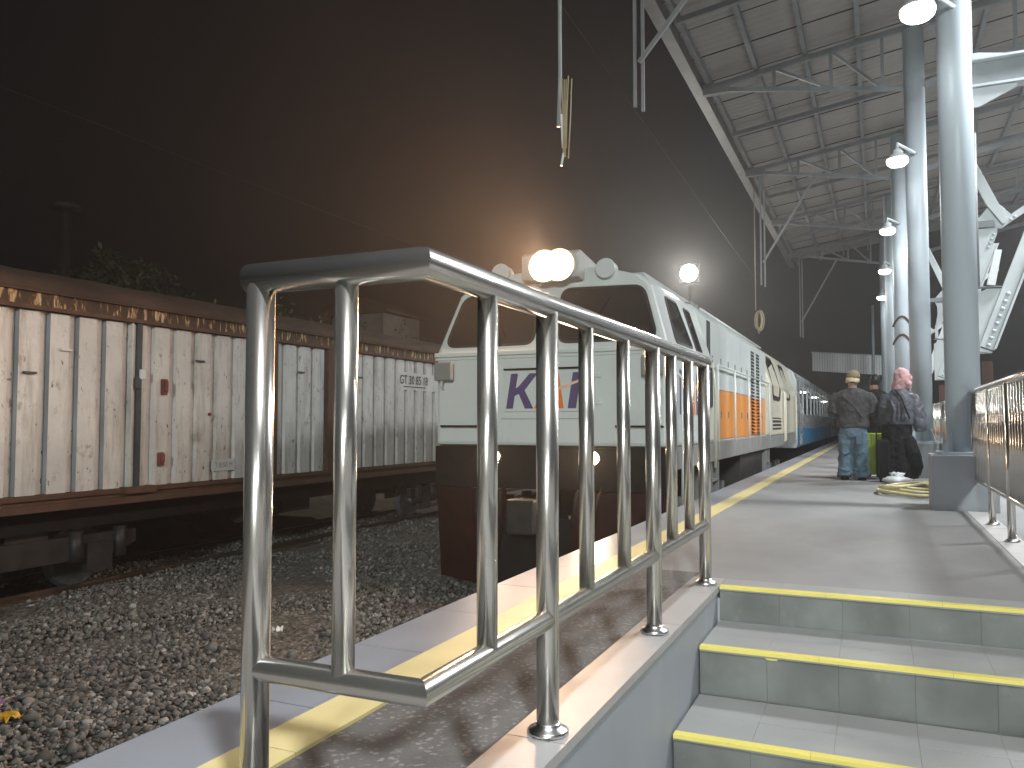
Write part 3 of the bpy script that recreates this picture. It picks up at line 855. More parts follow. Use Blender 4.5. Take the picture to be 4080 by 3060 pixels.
# roof visor box with the headlights
part('headlight_box', MB().prism([(YF+.14,2.42),(YF+.02,2.44),(YF+.02,2.72),(YF+.10,2.76),(YF+.75,2.68),(YF+.75,2.5)], 'x', XC-.30, XC+.40), mat['loco_roof'], loco, bev=.015)
HX, HZ = XC+.09, 2.58
for dx in (-.09, .09):
    h = part('headlight', MB().tube([(HX+dx, YF+.03, HZ), (HX+dx, YF-.03, HZ)], .185, 30), mat['loco_roof'], loco)
    part('reflector', MB().tube([(HX+dx, YF-.0302-.0008*(dx > 0), HZ), (HX+dx, YF-.034-.0008*(dx > 0), HZ)], [.184,.180], 30), mat['head_glow'], h)
    part('lens', MB().tube([(HX+dx, YF-.0350, HZ), (HX+dx, YF-.05-.001*(dx > 0), HZ)], [.162,.145], 30), mat['head_lens'], h)
add_light('headlight_beam', loco, Vector((HX, YF-.07, HZ)) - root_of(loco), HEAD_W, (1.0, .56, .30), .30, (R(90), 0, R(180)))
bpy.data.objects['headlight_beam'].rotation_euler = (R(-90), 0, R(-27))
d_ = bpy.data.lights.new('headlight_spot', 'SPOT'); d_.energy = BEAM_W; d_.color = (1.0, .55, .28); d_.spot_size = R(104); d_.spot_blend = 1.0; d_.shadow_soft_size = .12
o = bpy.data.objects.new('headlight_spot', d_); col.objects.link(o); o.parent = loco; o.location = Vector((HX, YF-.08, HZ)) - root_of(loco)
o.rotation_euler = Vector((-.33, -1, .05)).to_track_quat('-Z', 'Y').to_euler()
for dx, dz in ((-.63, .0), (.665, -.04)):
    d = part('number_lamp', MB().tube([(XC+dx, YF+.32, 2.575+dz), (XC+dx, YF+.16, 2.575+dz)], .105, 24), mat['loco_white'], loco)
    part('lens', MB().tube([(XC+dx, YF+.159, 2.575+dz), (XC+dx, YF+.145, 2.575+dz)], [.118,.108], 24), mat['disc'], d)
# side windows of the front cab and door
def sideplace(x_):
    def f(y, z, out): 
        xx = x_ - max(0, (z-1.63))*.314
        return Vector((xx+out, y, z))
    return f
window([(8.98,1.72),(9.86,1.72),(9.72,2.24),(9.16,2.24)], sideplace(XC+HW), .06, loco, mat['glass'], nm='side_window')
window([(10.10,1.70),(10.42,1.70),(10.42,2.22),(10.10,2.22)], sideplace(XC+HW), .04, loco, mat['glass'], nm='side_window')
part('drip_rail', MB().bar((XC+HW+.012, 8.9, 1.66), (XC+HW+.012, 11.0, 1.66), .02, .03), mat['loco_white'], loco)
# grab irons on the nose
for (xa, xb) in ((-2.57, -2.06), (-4.72, -4.20)):
    part('grab_iron', MB().tube([(xa, YF, .76), (xa, YF-.05, .765), (xb, YF-.05, .765), (xb, YF, .76)], .011, 8), mat['black'], loco)
for (x, z) in ((-4.02, 1.03), (-2.78, 1.03), (-4.02, 1.33), (-2.78, 1.33)):
    part('bracket', MB().box(x-.045, x+.045, YF-.03, YF, z-.025, z+.025), mat['loco_white'], loco, bev=.005)
# mirrors at the cab corners
for s_ in (-1, 1):
    xm = XC + s_*(HW+.0)
    part('mirror', MB().box(xm+.03 if s_ < 0 else xm-.27, xm+.27 if s_ < 0 else xm-.03, YF-.12, YF-.06, 1.30, 1.52), mat['loco_grey'], loco, bev=.02)
    part('mirror_arm', MB().tube([(xm-.10*s_, YF, 1.20), (xm-.12*s_, YF-.09, 1.24), (xm-.12*s_, YF-.09, 1.30)], .014, 8), mat['loco_white'], loco)
# logo
def logo(place, W, H, parent, sh=.16):
    # letters K A I in a unit cell, italic
    def P(x, z, o): return place(x*W + (z-.5)*H*sh, z*H, o)
    K = [(0,0),(.09,0),(.09,.36),(.14,.42),(.25,0),(.36,0),(.21,.52),(.35,1),(.245,1),(.12,.62),(.09,.58),(.09,1),(0,1)]
    A = [(.37,0),(.47,0),(.50,.18),(.61,.18),(.64,0),(.75,0),(.62,1),(.50,1)]
    A_hole = [(.515,.32),(.60,.32),(.557,.70)]
    I = [(.80,0),(.905,0),(.905,1),(.80,1)]
    S = [(.36,.30),(.44,.33),(.98,.80),(.97,.86),(.42,.42)]
    for poly, mt, dep in ((K,'logo_p',.004), (A,'logo_o',.004), (A_hole,'loco_white',.006), (I,'logo_p',.004), (S,'logo_s',.009)):
        n = len(poly)
        mb = MB().add([P(x, z, dep) for x, z in poly]+[P(x, z, 0) for x, z in poly], [tuple(range(n))]+[(i, (i+1) % n, n+(i+1) % n, n+i) for i in range(n)])
        part('logo_letter', mb, mat[mt], parent)
pl = part('name_plate', MB().box(-3.90, -2.90, YF-.022, YF, .93, 1.42), mat['loco_white'], loco, bev=.004)
part('plate_hood', MB().box(-3.90, -2.90, YF-.05, YF-.0225, 1.405, 1.425), mat['black'], pl)
logo(lambda x, z, o: Vector((-3.845+x, YF-.0225-o, .965+z)), .94, .40, pl)
part('seam', MB().box(-3.95, -2.85, YF-.004, YF, .845, .852), mat['loco_grey'], loco)
logo(lambda x, z, o: Vector((XC+HW+o, 9.02+x, .90+z)), 1.15, .50, cabf, .0)
# pilot, buffer beam, coupler
part('buffer_beam', MB().box(XC-1.38, XC+1.38, YF-.06, YF+.10, .06, .53), mat['black'], loco, bev=.01)
for s_ in (-1, 1):
    plow = MB().hexa([(XC+s_*.42,YF-.42,-.98),(XC+s_*1.30,YF-.05,-.98),(XC+s_*1.34,YF+.02,-.98),(XC+s_*.42,YF-.30,-.98),
               (XC+s_*.42,YF-.22,.05),(XC+s_*1.36,YF-.05,.05),(XC+s_*1.36,YF+.02,.05),(XC+s_*.42,YF-.12,.05)])
    part('pilot', plow, mat['pilot_red'], loco)
part('pilot_plate', MB().hexa([(XC-.42,YF-.40,-.98),(XC+.42,YF-.40,-.98),(XC+.42,YF-.28,-.98),(XC-.42,YF-.28,-.98),(XC-.42,YF-.20,-.25),(XC+.42,YF-.20,-.25),(XC+.42,YF-.1,-.25),(XC-.42,YF-.1,-.25)]), mat['black'], loco)
part('coupler', MB().box(XC-.10, XC+.10, YF-.55, YF-.05, -.30, -.06).box(XC-.16, XC+.16, YF-.72, YF-.5, -.36, 0.), mat['bogie'], loco, bev=.02)
for dx in (-.75, -.45, .45, .7):
    part('brake_hose', MB().tube([(XC+dx, YF-.06, .10), (XC+dx, YF-.22, .02), (XC+dx*.97, YF-.30, -.22), (XC+dx*.92, YF-.25, -.42)], .022, 8), mat['black'], loco)
for k, (x, z) in enumerate(((-3.965, .425), (-2.80, .420))):
    d = part('ditch_light', MB().tube([(x, YF-.06, z), (x, YF-.13, z)], .085, 20), mat['black'], loco)
    part('lens', MB().tube([(x, YF-.1305, z), (x, YF-.145, z)], [.072 if k else .058, .05], 20), mat['ditch_lens'], d)
    o = add_light('ditch_beam', loco, Vector((x, YF-.17, z)) - root_of(loco), 32 if k else 14, (1.0, .70, .45), .08, (R(-90), 0, 0))
# running board, sill and hood
part('sill', MB().box(XC-HW, XC+HW, 11.06, 17.54, .29, .545), mat['loco_grey'], loco, bev=.006)
part('sill', MB().box(XC-HW, XC+HW, YF+.11, 11.05, .29, .538), mat['loco_grey'], loco)
part('sill', MB().box(XC-HW, XC+HW, 17.55, 23.1, .29, .538), mat['loco_grey'], loco)
HH = 1.32
hp = [(-HH,.546),(-HH,2.22),(-HH+.20,2.42),(-.6,2.56),(.6,2.56),(HH-.20,2.42),(HH,2.22),(HH,.546)]
part('hood', MB().prism([(XC+x, z) for x, z in hp], 'y', 11.052, 17.548), mat['loco_white'], loco)
# hood doors: white above, orange below
ny = 9; dy = (17.3-11.35)/ny
me_w = mesh_of('hood_door', MB().box(0, .014, 0, dy-.02, 0, .88), mat['loco_white'])
me_o = mesh_of('hood_door', MB().box(0, .014, 0, dy-.02, 0, .70), mat['loco_orange'])
hm = mesh_of('handle', MB().box(.015, .030, 0, .02, 0, .10), mat['loco_grey'])
for k in range(ny):
    y = 11.35 + k*dy
    a = link('hood_door', me_w, loco, Vector((XC+HH, y, 1.29)) - root_of(loco))
    b_ = link('hood_door', me_o, loco, Vector((XC+HH, y, .575)) - root_of(loco))
    link('handle', hm, a, (0, .04, .35)); link('handle', hm, b_, (0, .04, .3))
lv = mesh_of('louver_slat', MB().hexa([(0,0,0),(.05,0,-.03),(.05,.42,-.03),(0,.42,0),(0,0,.012),(.05,0,-.018),(.05,.42,-.018),(0,.42,.012)]), mat['loco_white'])
lo_ = mesh_of('louver_slat', MB().hexa([(0,0,0),(.05,0,-.03),(.05,.42,-.03),(0,.42,0),(0,0,.012),(.05,0,-.018),(.05,.42,-.018),(0,.42,.012)]), mat['loco_orange'])
for y in (15.25, 15.95):
    part('louver_back', MB().box(XC+HH+.0145, XC+HH+.019, y, y+.42, .62, 2.12), mat['gasket'], loco)
    for k in range(24):
        z = .66+k*.061
        link('louver_slat', lo_ if z < 1.27 else lv, loco, Vector((XC+HH+.019, y, z)) - root_of(loco))
for k in range(9):
    part('roof_vent', MB().box(XC+.86, XC+1.04, 11.5+k*.62, 11.95+k*.62, 2.44, 2.53), mat['loco_grey'], loco)
# roof equipment
part('roof_box', MB().prism([(-.75,2.56),(-.62,2.80),(.62,2.80),(.75,2.56)], 'y', 9.6, 12.6), mat['loco_roof'], loco) if False else None
part('roof_box', MB().prism([(XC-.85,2.50),(XC-.70,2.76),(XC+.70,2.76),(XC+.85,2.50)], 'y', 10.2, 13.3), mat['loco_roof'], loco, bev=.02)
part('roof_box', MB().prism([(XC-.85,2.50),(XC-.70,2.74),(XC+.70,2.74),(XC+.85,2.50)], 'y', 13.6, 16.9), mat['loco_roof'], loco, bev=.02)
part('exhaust', MB().box(XC-.3, XC+.3, 17.0, 17.5, 2.5, 2.78), mat['loco_grey'], loco, bev=.01)
part('roof_rail', MB().tube([(XC+1.24, 11.1, 2.36), (XC+1.24, 17.4, 2.36)], .015, 8), mat['loco_white'], loco)
# recess doors between cab and hood
for y in (11.10,):
    part('recess_panel', MB().box(XC+HH+.001, XC+HH+.010, y, y+.22, .60, 2.2), mat['gasket'], loco)
part('cab_door', MB().box(XC+HW, XC+HW+.006, 10.50, 11.02, .58, 1.60), mat['loco_cream'], loco)
window([(10.58,1.02),(10.94,1.02),(10.94,1.52),(10.58,1.52)], lambda y, z, o: Vector((XC+HW+.007+o, y, z)), .04, loco, mat['glass'], nm='door_window', frame=.015)
# handrails on the walkway
stz = mesh_of('stanchion', MB().tube([(0,0,.30),(0,0,1.62)], .017, 10), mat['loco_white'])
for y in (11.12, 11.5, 13.0, 14.5, 16.0, 17.45): link('stanchion', stz, loco, Vector((XC+HW-.01, y, 0)) - root_of(loco))
part('hand_rail', MB().tube([(XC+HW-.01, 11.5, 1.615), (XC+HW-.01, 17.45, 1.615)], .015, 8), mat['loco_white'], loco)
part('hand_rail', MB().tube([(XC+HW+.012, 11.12, .2), (XC+HW+.03, 11.12, 1.2), (XC+HW-.02, 11.12, 1.62)], .022, 8), mat['loco_cream'], loco)
part('hand_rail', MB().tube([(XC+HW+.03, 8.95, -.4), (XC+HW+.05, 8.95, .5), (XC+HW+.05, 8.95, 1.3), (XC+HW, 8.95, 1.35)], .016, 8), mat['loco_white'], loco)
for y in (11.3, 17.2):
    st_ = MB()
    for k in range(4): st_.box(XC+HW-.26, XC+HW-.02, y-.24, y+.24, -.80+.27*k, -.775+.27*k)
    st_.box(XC+HW-.25, XC+HW-.02, y-.27, y-.24, -.82, .29).box(XC+HW-.25, XC+HW-.02, y+.24, y+.27, -.82, .29)
    part('steps', st_, mat['loco_grey'], loco)
# rear cab side windows and band
window([(17.95,1.35),(19.35,1.35),(19.35,2.22),(18.1,2.22)], lambda y, z, o: Vector((XC+HW+o-max(0,z-1.63)*.314, y, z)), .22, loco, mat['glass'], nm='side_window', frame=.05, dep=.02)
window([(20.6,1.4),(21.6,1.4),(21.5,2.2),(20.7,2.2)], lambda y, z, o: Vector((XC+HW+o-max(0,z-1.63)*.314, y, z)), .08, loco, mat['glass'], nm='side_window', frame=.03, dep=.02)
part('cab_grille', MB().box(XC+HW, XC+HW+.004, 17.9, 19.6, .66, .92), mat['gasket'], loco)
for k in range(3): part('grille_bar', MB().box(XC+HW+.005, XC+HW+.02, 17.9, 19.6, .70+.08*k, .73+.08*k), mat['loco_cream'], loco)
for y in (19.9, 20.2, 22.9): part('hand_rail', MB().tube([(XC+HW, y, .35), (XC+HW+.05, y, .4), (XC+HW+.05, y, 1.5), (XC+HW, y, 1.55)], .018, 8), mat['loco_cream'], loco)
# underframe: bogies, tank
part('fuel_tank', MB().prism([(-1.30,.20),(-1.30,-.45),(-1.05,-.78),(1.05,-.78),(1.30,-.45),(1.30,.20)], 'y', 14.0, 17.6), mat['loco_grey'], loco, bev=.02) if False else None
part('fuel_tank', MB().prism([(XC-1.30,.25),(XC-1.30,-.45),(XC-1.05,-.78),(XC+1.05,-.78),(XC+1.30,-.45),(XC+1.30,.25)], 'y', 14.1, 17.5), mat['bogie'], loco, bev=.02)
wh = MB().tube([(-.07,0,0),(-.05,0,0),(-.045,0,0),(.055,0,0)], [.44,.44,.46,.46], 28) if False else MB().tube([(-.055,0,0),(.045,0,0),(.046,0,0),(.07,0,0)], [.46,.46,.48,.48], 28)
whm = mesh_of('wheel', wh, mat['bogie'])
def bogie(yc, parent, xc, r=.46, n=3, sp=1.6, fz=(-.62,-.20), wm=None, fw=.98):
    b_ = MB(); L = sp*(n-1)/2 + .55
    for s_ in (-1, 1):
        x = xc + s_*fw
        b_.prism([(yc-L, fz[0]+.12), (yc-L*.75, fz[0]), (yc+L*.75, fz[0]), (yc+L, fz[0]+.12), (yc+L, fz[1]), (yc-L, fz[1])], 'x', x-.05, x+.05)
        for k in range(n):
            y = yc + sp*(k-(n-1)/2)
            b_.box(x+s_*.05-.05, x+s_*.05+.05, y-.17, y+.17, ZR+r-.17, ZR+r+.17)
            for q in (-.3, .3):
                b_.tube([(x+s_*.06, y+q, fz[0]-.02), (x+s_*.06, y+q, fz[1]+.06)], .075, 12)
    b_.box(xc-fw, xc+fw, yc-.25, yc+.25, fz[0]+.05, fz[1]+.25)
    o = part('bogie', b_, mat['bogie'], parent)
    for k in range(n):
        y = yc + sp*(k-(n-1)/2)
        for s_ in (-1, 1):
            q = link('wheel', wm or whm, o, Vector((xc+s_*.55, y, ZR+r)) - root_of(parent), (0, 0, 0 if s_ < 0 else math.pi))
    return o
bogie(11.7, loco, XC); bogie(20.0, loco, XC)

# ------------------------------------------------------------------ coaches
def coach(y0, L, label):
    root = thing('passenger_coach', label, 'coach', (XC, y0+L/2, ZR), 'coaches behind the locomotive')
    y1 = y0+L; H = 1.40
    prof = [(-H+.04,.10),(-H,.20),(-H,1.95),(-H+.10,2.25),(-H+.45,2.48),(-.4,2.60),(.4,2.60),(H-.45,2.48),(H-.10,2.25),(H,1.95),(H,.20),(H-.04,.10)]
    part('body', MB().prism([(XC+x, z) for x, z in prof], 'y', y0, y1), mat['silver'], root, bev=.02)
    part('roof', MB().prism([(XC+x, z) for x, z in [(-H+.11,2.262),(-H+.45,2.492),(-.4,2.615),(.4,2.615),(H-.45,2.492),(H-.11,2.262),(H-.45,2.40),(-H+.45,2.40)]], 'y', y0+.05, y1-.05), mat['coach_roof'], root)
    part('blue_band', MB().box(XC+H+.001, XC+H+.008, y0+.02, y1-.02, .16, .66), mat['blue'], root)
    for z in (.72, .80, .88, 2.0, 2.06): part('rib', MB().box(XC+H, XC+H+.014, y0+.05, y1-.05, z, z+.025), mat['silver'], root)
    k = 0; y = y0+2.1
    while y+1.25 < y1-1.9:
        w_ = part('window', MB().box(XC+H, XC+H+.006, y, y+1.25, 1.08, 1.82), mat['glass_coach'], root)
        fr_ = MB().box(XC+H, XC+H+.02, y-.04, y, 1.04, 1.86).box(XC+H, XC+H+.02, y+1.25, y+1.29, 1.04, 1.86).box(XC+H, XC+H+.02, y, y+1.25, 1.82, 1.86).box(XC+H, XC+H+.02, y, y+1.25, 1.04, 1.08)
        part('frame', fr_, mat['silver'], w_)
        y += 1.62
    for yd in (y0+.7, y1-1.45):
        d = part('door', MB().box(XC+H+.009, XC+H+.016, yd, yd+.75, .18, 2.0), mat['silver'], root)
        part('pane', MB().box(XC+H+.017, XC+H+.021, yd+.2, yd+.55, 1.15, 1.8), mat['glass_coach'], d)
        part('handle', MB().tube([(XC+H+.05, yd-.08, .5), (XC+H+.05, yd-.08, 1.5)], .015, 6), mat['steel'], d)
    part('bellows', MB().box(XC-.75, XC+.75, y1, y1+.55, .1, 2.2), mat['black'], root)
    part('underframe', MB().box(XC-1.2, XC+1.2, y0+.5, y1-.5, -.35, .099), mat['black'], root)
    for yc in (y0+3.2, y1-3.2): bogie(yc, root, XC, .40, 2, 2.2)
    return root
c0 = coach(23.85, 20.0, 'silver passenger coach with a blue lower band coupled to the locomotive')
c1 = copy_tree(c0, (XC, 23.85+10+20.6, ZR)); c1['label'] = 'silver passenger coach with a blue lower band, second in the train'
c2 = copy_tree(c0, (XC, 23.85+10+41.2, ZR)); c2['label'] = 'silver passenger coach with a blue lower band at the far end of the train'

# floodlight behind the locomotive
fl_ = thing('flood_lamp', 'bright white floodlight on a mast beyond the locomotive cab roof', 'lamp', (-5.65, 27.0, -1.3))
part('mast', MB().tube([(-5.65, 27.2, -1.3), (-5.65, 27.2, 5.9)], [.09, .06], 12), mat['bogie'], fl_)
part('housing', MB().prism([(26.98,5.50),(26.98,6.14),(27.14,6.16),(27.14,5.46)], 'x', -5.96, -5.30), mat['bogie'], fl_)
part('lens', MB().tube([(-5.63, 26.978, 5.82), (-5.63, 26.955, 5.82)], [.29,.27], 24), mat['flood_lens'], fl_)
add_light('flood_beam', fl_, (.02, -.07, 7.12), 900, (1.0, .98, .92), .34, (R(-62), 0, R(0)))

# ------------------------------------------------------------------ goods wagon on the siding
WX = -8.30
wag = thing('goods_wagon', 'pale rusty covered goods wagon with ribbed sides and a brown curved roof', 'wagon', (-9.53, 10.6, ZR))
WY0, WY1 = 3.95, 17.6
part('body', MB().box(-10.74, WX-.075, WY0, WY1, .02, 2.05), mat['wagon'], wag)
# side panels: raised sheet with a rolled channel beside it
PP = .3565
def panel_mesh(two):
    mb = MB(); prof = [(0,.022),(.010,.085),(.242,.085),(.262,.024),(.3565,.022)]
    vs = []
    for y, x in prof: vs += [(x-.085, y, 0), (x-.085, y, 1.99)]
    mb.add(vs, [(2*i, 2*i+1, 2*i+3, 2*i+2) for i in range(len(prof)-1)])
    if two: mb.m[0] = 1  # step face gets the painted shade colour
    return mesh_of('side_panel', mb, [mat['wagon'], mat['wshade']], fix=False)
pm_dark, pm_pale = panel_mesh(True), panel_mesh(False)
q = Vector((WX, 0, 0)) - root_of(wag)
ystart = 5.67 - PP*4
for k in range(32):
    y = ystart + k*PP
    if y < WY0+.02 or y+PP > WY1-.02: continue
    if 7.10 < y+PP*.5 < 7.32: pass
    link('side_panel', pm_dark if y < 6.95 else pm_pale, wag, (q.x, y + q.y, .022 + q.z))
rb_ = mesh_of('rib', MB().prism([(-.005,0),(.028,0),(.018,.025),(.005,.025)], 'z', 0, 1.99), mat['wagon'])
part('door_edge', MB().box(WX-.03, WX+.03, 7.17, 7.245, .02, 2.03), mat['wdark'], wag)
part('door_edge', MB().box(WX-.03, WX+.02, 7.10, 7.125, .02, 2.03), mat['wagon'], wag)
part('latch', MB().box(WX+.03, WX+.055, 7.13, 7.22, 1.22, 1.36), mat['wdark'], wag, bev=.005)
part('latch_block', MB().box(WX+.031, WX+.06, 7.20, 7.28, 1.34, 1.46), mat['white_steel'], wag, bev=.005)
part('door_post', MB().box(WX-.03, WX+.035, 9.63, 9.74, .02, 2.03), mat['wpost'], wag)
part('door_post', MB().box(WX-.03, WX+.035, 10.98, 11.15, .02, 2.03), mat['wpost'], wag)
for (y, z0, z1, yw) in ((7.60, 1.16, 1.36, .075), (7.565, .26, .43, .075)):
    f = MB().box(WX, WX+.05, y-yw/2, y+yw/2, z0, z1).box(WX+.05, WX+.075, y-yw/2+.01, y+yw/2-.012, z0+.04, z1-.02)
    part('fitting', f, mat['redbrown'], wag, bev=.008)
part('fitting', MB().tube([(WX, 8.39, .92), (WX+.03, 8.39, .92)], .022, 10), mat['redbrown'], wag)
for (y, z) in ((6.22, 1.62), (5.80, 1.34), (8.20, 1.63), (10.3, 1.60), (11.9, 1.60)):
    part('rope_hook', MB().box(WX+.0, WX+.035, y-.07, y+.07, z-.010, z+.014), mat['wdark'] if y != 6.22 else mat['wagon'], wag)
part('data_plate', MB().box(WX+.002, WX+.012, 8.45, 8.88, .14, .30), mat['white_steel'], wag)
def text_part(s_, name, size, mt, parent, place, width=None):
    cu = bpy.data.curves.new('t', 'FONT'); cu.body = s_; cu.size = size; cu.resolution_u = 3
    to = bpy.data.objects.new('t', cu); col.objects.link(to)
    dg = bpy.context.evaluated_depsgraph_get(); dg.update()
    me = bpy.data.meshes.new_from_object(to.evaluated_get(dg))
    bpy.data.objects.remove(to); bpy.data.curves.remove(cu)
    w0 = root_of(parent)
    xs = [v.co.x for v in me.vertices]; wd = max(xs)-min(xs)
    k = (width/wd) if width else 1
    for v in me.vertices: v.co = place(v.co.x*k, v.co.y) - w0
    me.materials.clear(); me.materials.append(mt)
    return link(name, me, parent)
part('text_board', MB().box(WX+.0, WX+.004, 13.25, 14.75, 1.44, 1.78), mat['wagon'], wag)
text_part('GT 30 85 18', 'lettering', .24, mat['black'], wag, lambda x, y: Vector((WX+.012, 13.22+x, 1.56+y)), 1.05)
part('lettering_line', MB().box(WX+.005, WX+.009, 13.35, 14.2, 1.50, 1.515), mat['black'], wag)
text_part('T 8,50 M', 'lettering', .10, mat['loco_grey'], wag, lambda x, y: Vector((WX+.0135, 8.50+x, .19+y)), .33)
# eaves and curved roof
fa = MB(); n = 26
part('cornice', MB().box(WX-.05, WX+.05, WY0-.03, WY1+.03, 2.03, 2.075), mat['wpost'], wag)
part('fascia', MB().box(WX-.03, WX+.035, WY0-.02, WY1+.02, 2.076, 2.215), mat['fascia'], wag)
part('gutter_strip', MB().box(WX-.03, WX+.075, WY0-.03, WY1+.03, 2.216, 2.25), mat['wroof'], wag)
hw_ = 1.30
arc = [(-9.52+hw_*math.cos(R(a)), 2.245+.36*math.sin(R(a))) for a in range(0, 181, 9)]
rf = MB()
NY = 60
vs = []; rs_ = random.Random(4)
for j in range(NY+1):
    y = WY0-.05 + (WY1-WY0+.1)*j/NY
    for (x, z) in arc: vs.append((x, y, z + rs_.uniform(-.007,.007)))
n = len(arc)
rf.add(vs, [(j*n+i, j*n+i+1, (j+1)*n+i+1, (j+1)*n+i) for j in range(NY) for i in range(n-1)], 0, True)
part('roof', rf, mat['wroof'], wag)
# sill, frame, bogies
part('sill', MB().box(WX-.06, WX+.045, WY0-.02, WY1+.02, -.035, .018), mat['wsill'], wag)
part('sill', MB().box(WX-.08, WX+.01, WY0-.02, WY1+.02, -.085, -.036), mat['wpost'], wag)
part('sill', MB().box(WX-.06, WX+.05, WY0-.02, WY1+.02, -.165, -.086), mat['wsill'], wag)
part('foot_bracket', MB().box(WX-.05, WX+.09, 7.0, 7.45, -.05, .03), mat['wpost'], wag)
part('underframe', MB().box(-10.6, WX-.2, WY0+.2, WY1-.2, -.42, -.09), mat['black'], wag)
part('brake_cylinder', MB().tube([(-8.9, 9.6, -.55), (-8.9, 10.4, -.55)], .17, 14).box(-9.0, -8.8, 10.5, 11.2, -.65, -.4), mat['bogie'], wag)
wg = MB().tube([(-.05,0,0),(.03,0,0),(.031,0,0),(.06,0,0)], [.37,.37,.40,.40], 28).tube([(-.16,0,0),(-.05,0,0)], [.07,.13], 14)
wgm = mesh_of('wheel', wg, mat['wheelm'])
for yc in (6.05, 15.5):
    o = bogie(yc, wag, -9.53, .37, 2, 1.72, (-.80,-.52), wgm, .92)

# ------------------------------------------------------------------ beyond the siding: bank, plants, house, pole, wires
struct('embankment', MB().add(*(lambda NX, NY: (
    [( -11.8-1.5*i, -20+3*j, -1.42 + (0 if i == 0 else min(2.2, .55*i) + .25*math.sin(i*1.9+j*.7)+.2*math.sin(j*1.3))) for j in range(NY) for i in range(NX)],
    [(j*NX+i, (j+1)*NX+i, (j+1)*NX+i+1, j*NX+i+1) for j in range(NY-1) for i in range(NX-1)]))(22, 40), smooth=True), mat['soil'])
def leaves(n, c, r, size, rs, flat=.8):
    P = []; F = []
    for k in range(n):
        a = rs.normal(0, 1, 3); a /= np.linalg.norm(a)+1e-9
        rad = rs.uniform(.35, 1.0)**.6
        lump = 1 + .28*math.sin(5*a[0]+2*a[2]+c[1])*math.sin(4*a[1]+c[0])
        p = np.array(c) + a*np.array(r)*rad*lump
        d = rs.normal(0, 1, 3); d /= np.linalg.norm(d); e = np.cross(d, rs.normal(0, 1, 3)); e /= np.linalg.norm(e)+1e-9
        s_ = size*rs.uniform(.6, 1.3)
        b_ = len(P)
        P += [p-d*s_, p+e*s_*.42-d*.1*s_, p+d*s_, p-e*s_*.42-d*.1*s_]; F.append((b_, b_+1, b_+2, b_+3))
    return P, F
def shrub(x, y, z, r, n, label, mt, seed, size=.07):
    rs = np.random.RandomState(seed)
    root = thing('shrub', label, 'shrub', (x, y, z), 'shrubs behind the goods wagon')
    P, F = leaves(n, (x, y, z+r[2]), r, size, rs)
    part('foliage', MB().add(P, F), mt, root)
    st_ = MB()
    for k in range(5): st_.tube([(x, y, z), (x+rs.uniform(-.3,.3)*r[0], y+rs.uniform(-.3,.3)*r[1], z+r[2]*.6), (x+rs.uniform(-.7,.7)*r[0], y+rs.uniform(-.7,.7)*r[1], z+r[2]*1.3)], [.03,.02,.008], 6)
    part('stem', st_, mat['bark'], root)
for k, (x, y, z, r) in enumerate(((-12.6,12.6,-.4,(.9,1.5,1.85)), (-12.9,15.3,-.3,(.9,1.5,2.05)), (-13.2,18.2,-.2,(1.0,1.5,1.95)), (-13.6,22.4,-.1,(1.0,1.5,1.9)), (-14.2,28.4,0,(1.0,1.4,1.95)))):
    shrub(x, y, z, r, 2400, ('low leafy green shrub peeping over the goods wagon roof, nearest the dark mast', 'tall leafy green shrub over the wagon roof above the first brown door post', 'leafy green shrub over the wagon roof between the two brown door posts', 'leafy green shrub in front of the pale trackside hut', 'leafy green shrub right beyond the pale trackside hut')[k], mat['leaf'], 10+k)
tr = thing('tree', 'dark tree crown standing against the black sky beyond the wagon', 'tree', (-21, 17.5, .4))
part('trunk', MB().tube([(-21, 17.5, .4), (-21.1, 17.4, 2.5), (-20.9, 17.6, 4.6)], [.22,.16,.07], 10).tube([(-21.1,17.4,2.5),(-21.9,18.2,4.6)], [.09,.03], 8).tube([(-21.05,17.45,2.9),(-20.3,16.4,4.5)], [.08,.03], 8), mat['bark'], tr)
rs = np.random.RandomState(5)
mbl = MB()
for cc, rr in (((-21,17.5,4.9),(1.5,1.6,1.1)), ((-21.9,18.4,4.5),(1.2,1.3,.9)), ((-20.2,16.2,4.3),(1.1,1.2,.9)), ((-21.2,19.6,4.1),(1.2,1.5,1.0))):
    P, F = leaves(1500, cc, rr, .11, rs); mbl.add(P, F)
part('crown', mbl, mat['leaf_dark'], tr)
po = thing('lamp_mast', 'unlit mast with a flat round head in the dark beyond the wagon', 'mast', (-20, 14.9, .3))
part('pole', MB().tube([(-20, 14.9, .3), (-20, 14.9, 6.55)], [.16,.12], 14), mat['bogie'], po)
part('head', MB().tube([(-20, 14.9, 6.55), (-20, 14.9, 6.62), (-20, 14.9, 6.75), (-20, 14.9, 6.78)], [.15,.38,.38,.30], 18), mat['bogie'], po)
ho = thing('trackside_hut', 'small pale hut with a low roof behind the goods wagon', 'building', (-16.8, 25.7, .8))
part('wall', MB().box(-18.2, -16, 24.4, 26.9, .3, 4.75), mat['hutwall'], ho)
part('roof', MB().prism([(-18.5,4.7),(-15.75,4.76),(-15.75,4.86),(-17.1,5.4),(-18.5,4.85)], 'y', 24.2, 27.1), mat['wroof'], ho)
w_ = part('window', MB().box(-16.0, -15.985, 25.2, 25.9, 3.0, 3.9), mat['glass'], ho)
def wire(name, pts, r, label):
    solo(name, MB().tube(pts, r, 6), mat['wirem'], label, 'wire')
def sag(a, b, s_, n=24): return [tuple(Vector(a).lerp(Vector(b), t) - Vector((0,0,4*s_*t*(1-t)))) for t in [i/n for i in range(n+1)]]
wire('overhead_wire', sag((-11, 2.0, 5.55), (-11, 40, 6.2), .35), .0045, 'thin wire sagging across the dark sky above the goods wagon')
